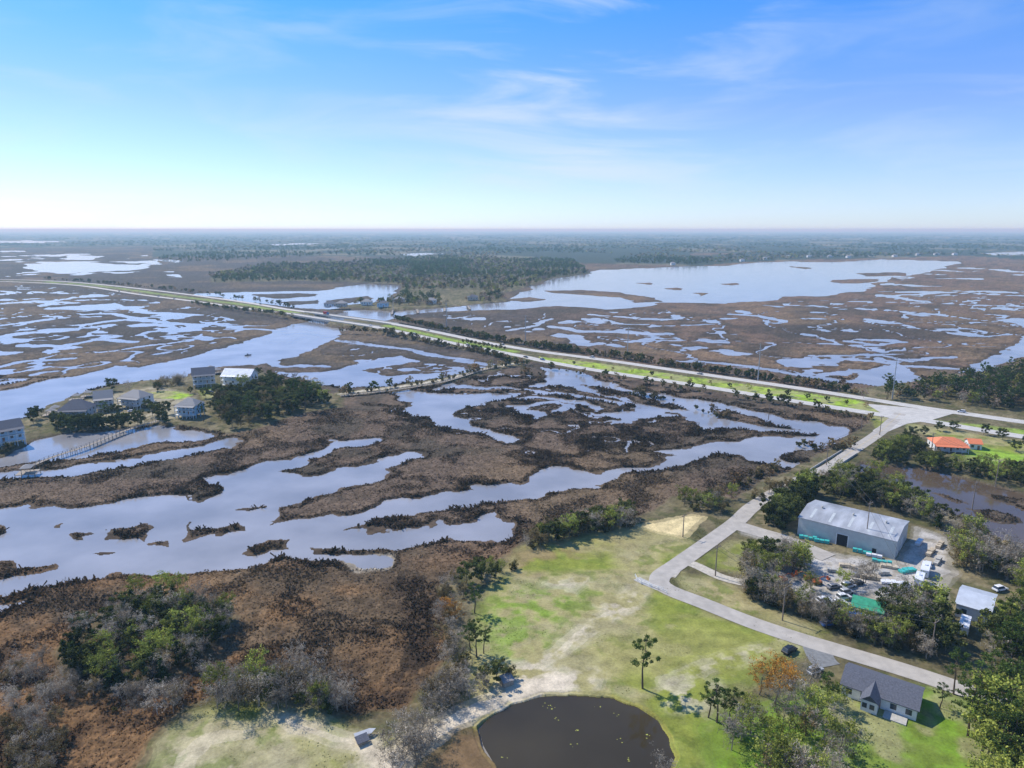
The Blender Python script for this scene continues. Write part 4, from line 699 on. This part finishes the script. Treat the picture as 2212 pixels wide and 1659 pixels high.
roofed('small_shed',783,1605,.6,2.2,1.3,.8,slate); roofed('garden_shed',1095,1478,.5,2.6,2.0,1.4,lroof)
x,y=px2gnd(535,768,0); b=B(); b.hull([(-2.5,-.8,.1),(2,-.8,.1),(3.2,0,.2),(2,.8,.1),(-2.5,.8,.1)],[(-2.6,-1,.9),(2,-1,.9),(3.6,0,1.1),(2,1,.9),(-2.6,1,.9)],0); b.box(-.5,.6,-.4,.4,.9,1.8,0); b.obj('motor_boat',[paints['grey']],None,(x,y,0),.7)
# =================== ATMOSPHERE / LIGHT ===================
hz,nt,o=newmat('haze'); v_=nt.nodes.new('ShaderNodeVolumeScatter'); v_.inputs['Color'].default_value=(.52,.85,1,1); v_.inputs['Density'].default_value=.00011; v_.inputs['Anisotropy'].default_value=.1; nt.links.new(v_.outputs[0],o.inputs['Volume'])
b=B(); b.box(-45000,45000,-300,58000,-30,128); b.obj('atmosphere_haze',[hz])
AZ=math.atan2(-.80,.60); EL=math.radians(47)
sd=Vector((math.sin(AZ)*math.cos(EL),math.cos(AZ)*math.cos(EL),math.sin(EL)))
sun=bpy.data.lights.new('sun','SUN'); sun.energy=5.0; sun.angle=math.radians(.5); sun.color=(1,.95,.86); so=link(bpy.data.objects.new('sun',sun)); so.rotation_euler=(-sd).to_track_quat('-Z','Y').to_euler(); so.location=(0,0,300)
w=bpy.data.worlds.new('World'); scn.world=w; w.use_nodes=True; nt=w.node_tree; nt.nodes.clear(); N=nt.nodes.new; L=nt.links.new
o=N('ShaderNodeOutputWorld'); bg=N('ShaderNodeBackground'); bg.inputs[1].default_value=.15; L(bg.outputs[0],o.inputs[0])
sk=N('ShaderNodeTexSky'); sk.sky_type='NISHITA'; sk.sun_disc=False; sk.sun_elevation=EL; sk.sun_rotation=AZ; sk.air_density=1; sk.dust_density=.2; sk.ozone_density=2
tc=N('ShaderNodeTexCoord'); sx=N('ShaderNodeSeparateXYZ'); L(tc.outputs['Generated'],sx.inputs[0])
rp=N('ShaderNodeValToRGB'); cr=rp.color_ramp; cr.elements[0].position=0; cr.elements[0].color=(.54,.69,1.08,1); cr.elements[1].position=.30; cr.elements[1].color=(.19,.56,1.02,1)
for ps,cc in ((.05,(.54,.63,.92,1)),(.15,(.47,.57,.90,1))): e_=cr.elements.new(ps); e_.color=cc
L(sx.outputs[2],rp.inputs[0])
mu=N('ShaderNodeMix'); mu.data_type='RGBA'; mu.blend_type='MULTIPLY'; mu.inputs[0].default_value=1; L(sk.outputs[0],mu.inputs[6]); L(rp.outputs[0],mu.inputs[7])
ms=N('ShaderNodeVectorMath'); ms.operation='SCALE'; ms.inputs['Scale'].default_value=1.3; L(mu.outputs[2],ms.inputs[0])
mp=N('ShaderNodeMapping'); mp.inputs['Rotation'].default_value=(0,math.radians(-12),0); mp.inputs['Scale'].default_value=(2.2,2.2,11); L(tc.outputs['Generated'],mp.inputs[0])
cn=N('ShaderNodeTexNoise'); cn.inputs['Scale'].default_value=1.6; cn.inputs['Detail'].default_value=8; cn.inputs['Roughness'].default_value=.55; cn.inputs['Distortion'].default_value=.6; L(mp.outputs[0],cn.inputs[0])
r2=N('ShaderNodeMapRange'); r2.interpolation_type='SMOOTHSTEP'; r2.inputs[1].default_value=.42; r2.inputs[2].default_value=.74; L(cn.outputs[0],r2.inputs[0])
dv=Vector((.10,1.08,.235)).normalized(); ds=N('ShaderNodeVectorMath'); ds.operation='DISTANCE'; ds.inputs[1].default_value=dv; L(tc.outputs['Generated'],ds.inputs[0])
r3=N('ShaderNodeMapRange'); r3.interpolation_type='SMOOTHSTEP'; r3.inputs[1].default_value=0; r3.inputs[2].default_value=.32; r3.inputs[3].default_value=.9; r3.inputs[4].default_value=.25; L(ds.outputs['Value'],r3.inputs[0])
mm=N('ShaderNodeMath'); mm.operation='MULTIPLY'; L(r2.outputs[0],mm.inputs[0]); L(r3.outputs[0],mm.inputs[1])
mc=N('ShaderNodeMix'); mc.data_type='RGBA'; L(mm.outputs[0],mc.inputs[0]); L(ms.outputs[0],mc.inputs[6]); mc.inputs[7].default_value=(5.0,5.7,6.5,1); L(mc.outputs[2],bg.inputs[0])
cam=bpy.data.cameras.new('camera'); cam.sensor_width=36; cam.lens=F/2212*36; cam.clip_start=1; cam.clip_end=120000; co=link(bpy.data.objects.new('camera',cam)); co.location=(0,0,H); co.rotation_euler=(math.pi/2-TH,0,0); scn.camera=co
print('objects',len(bpy.data.objects))
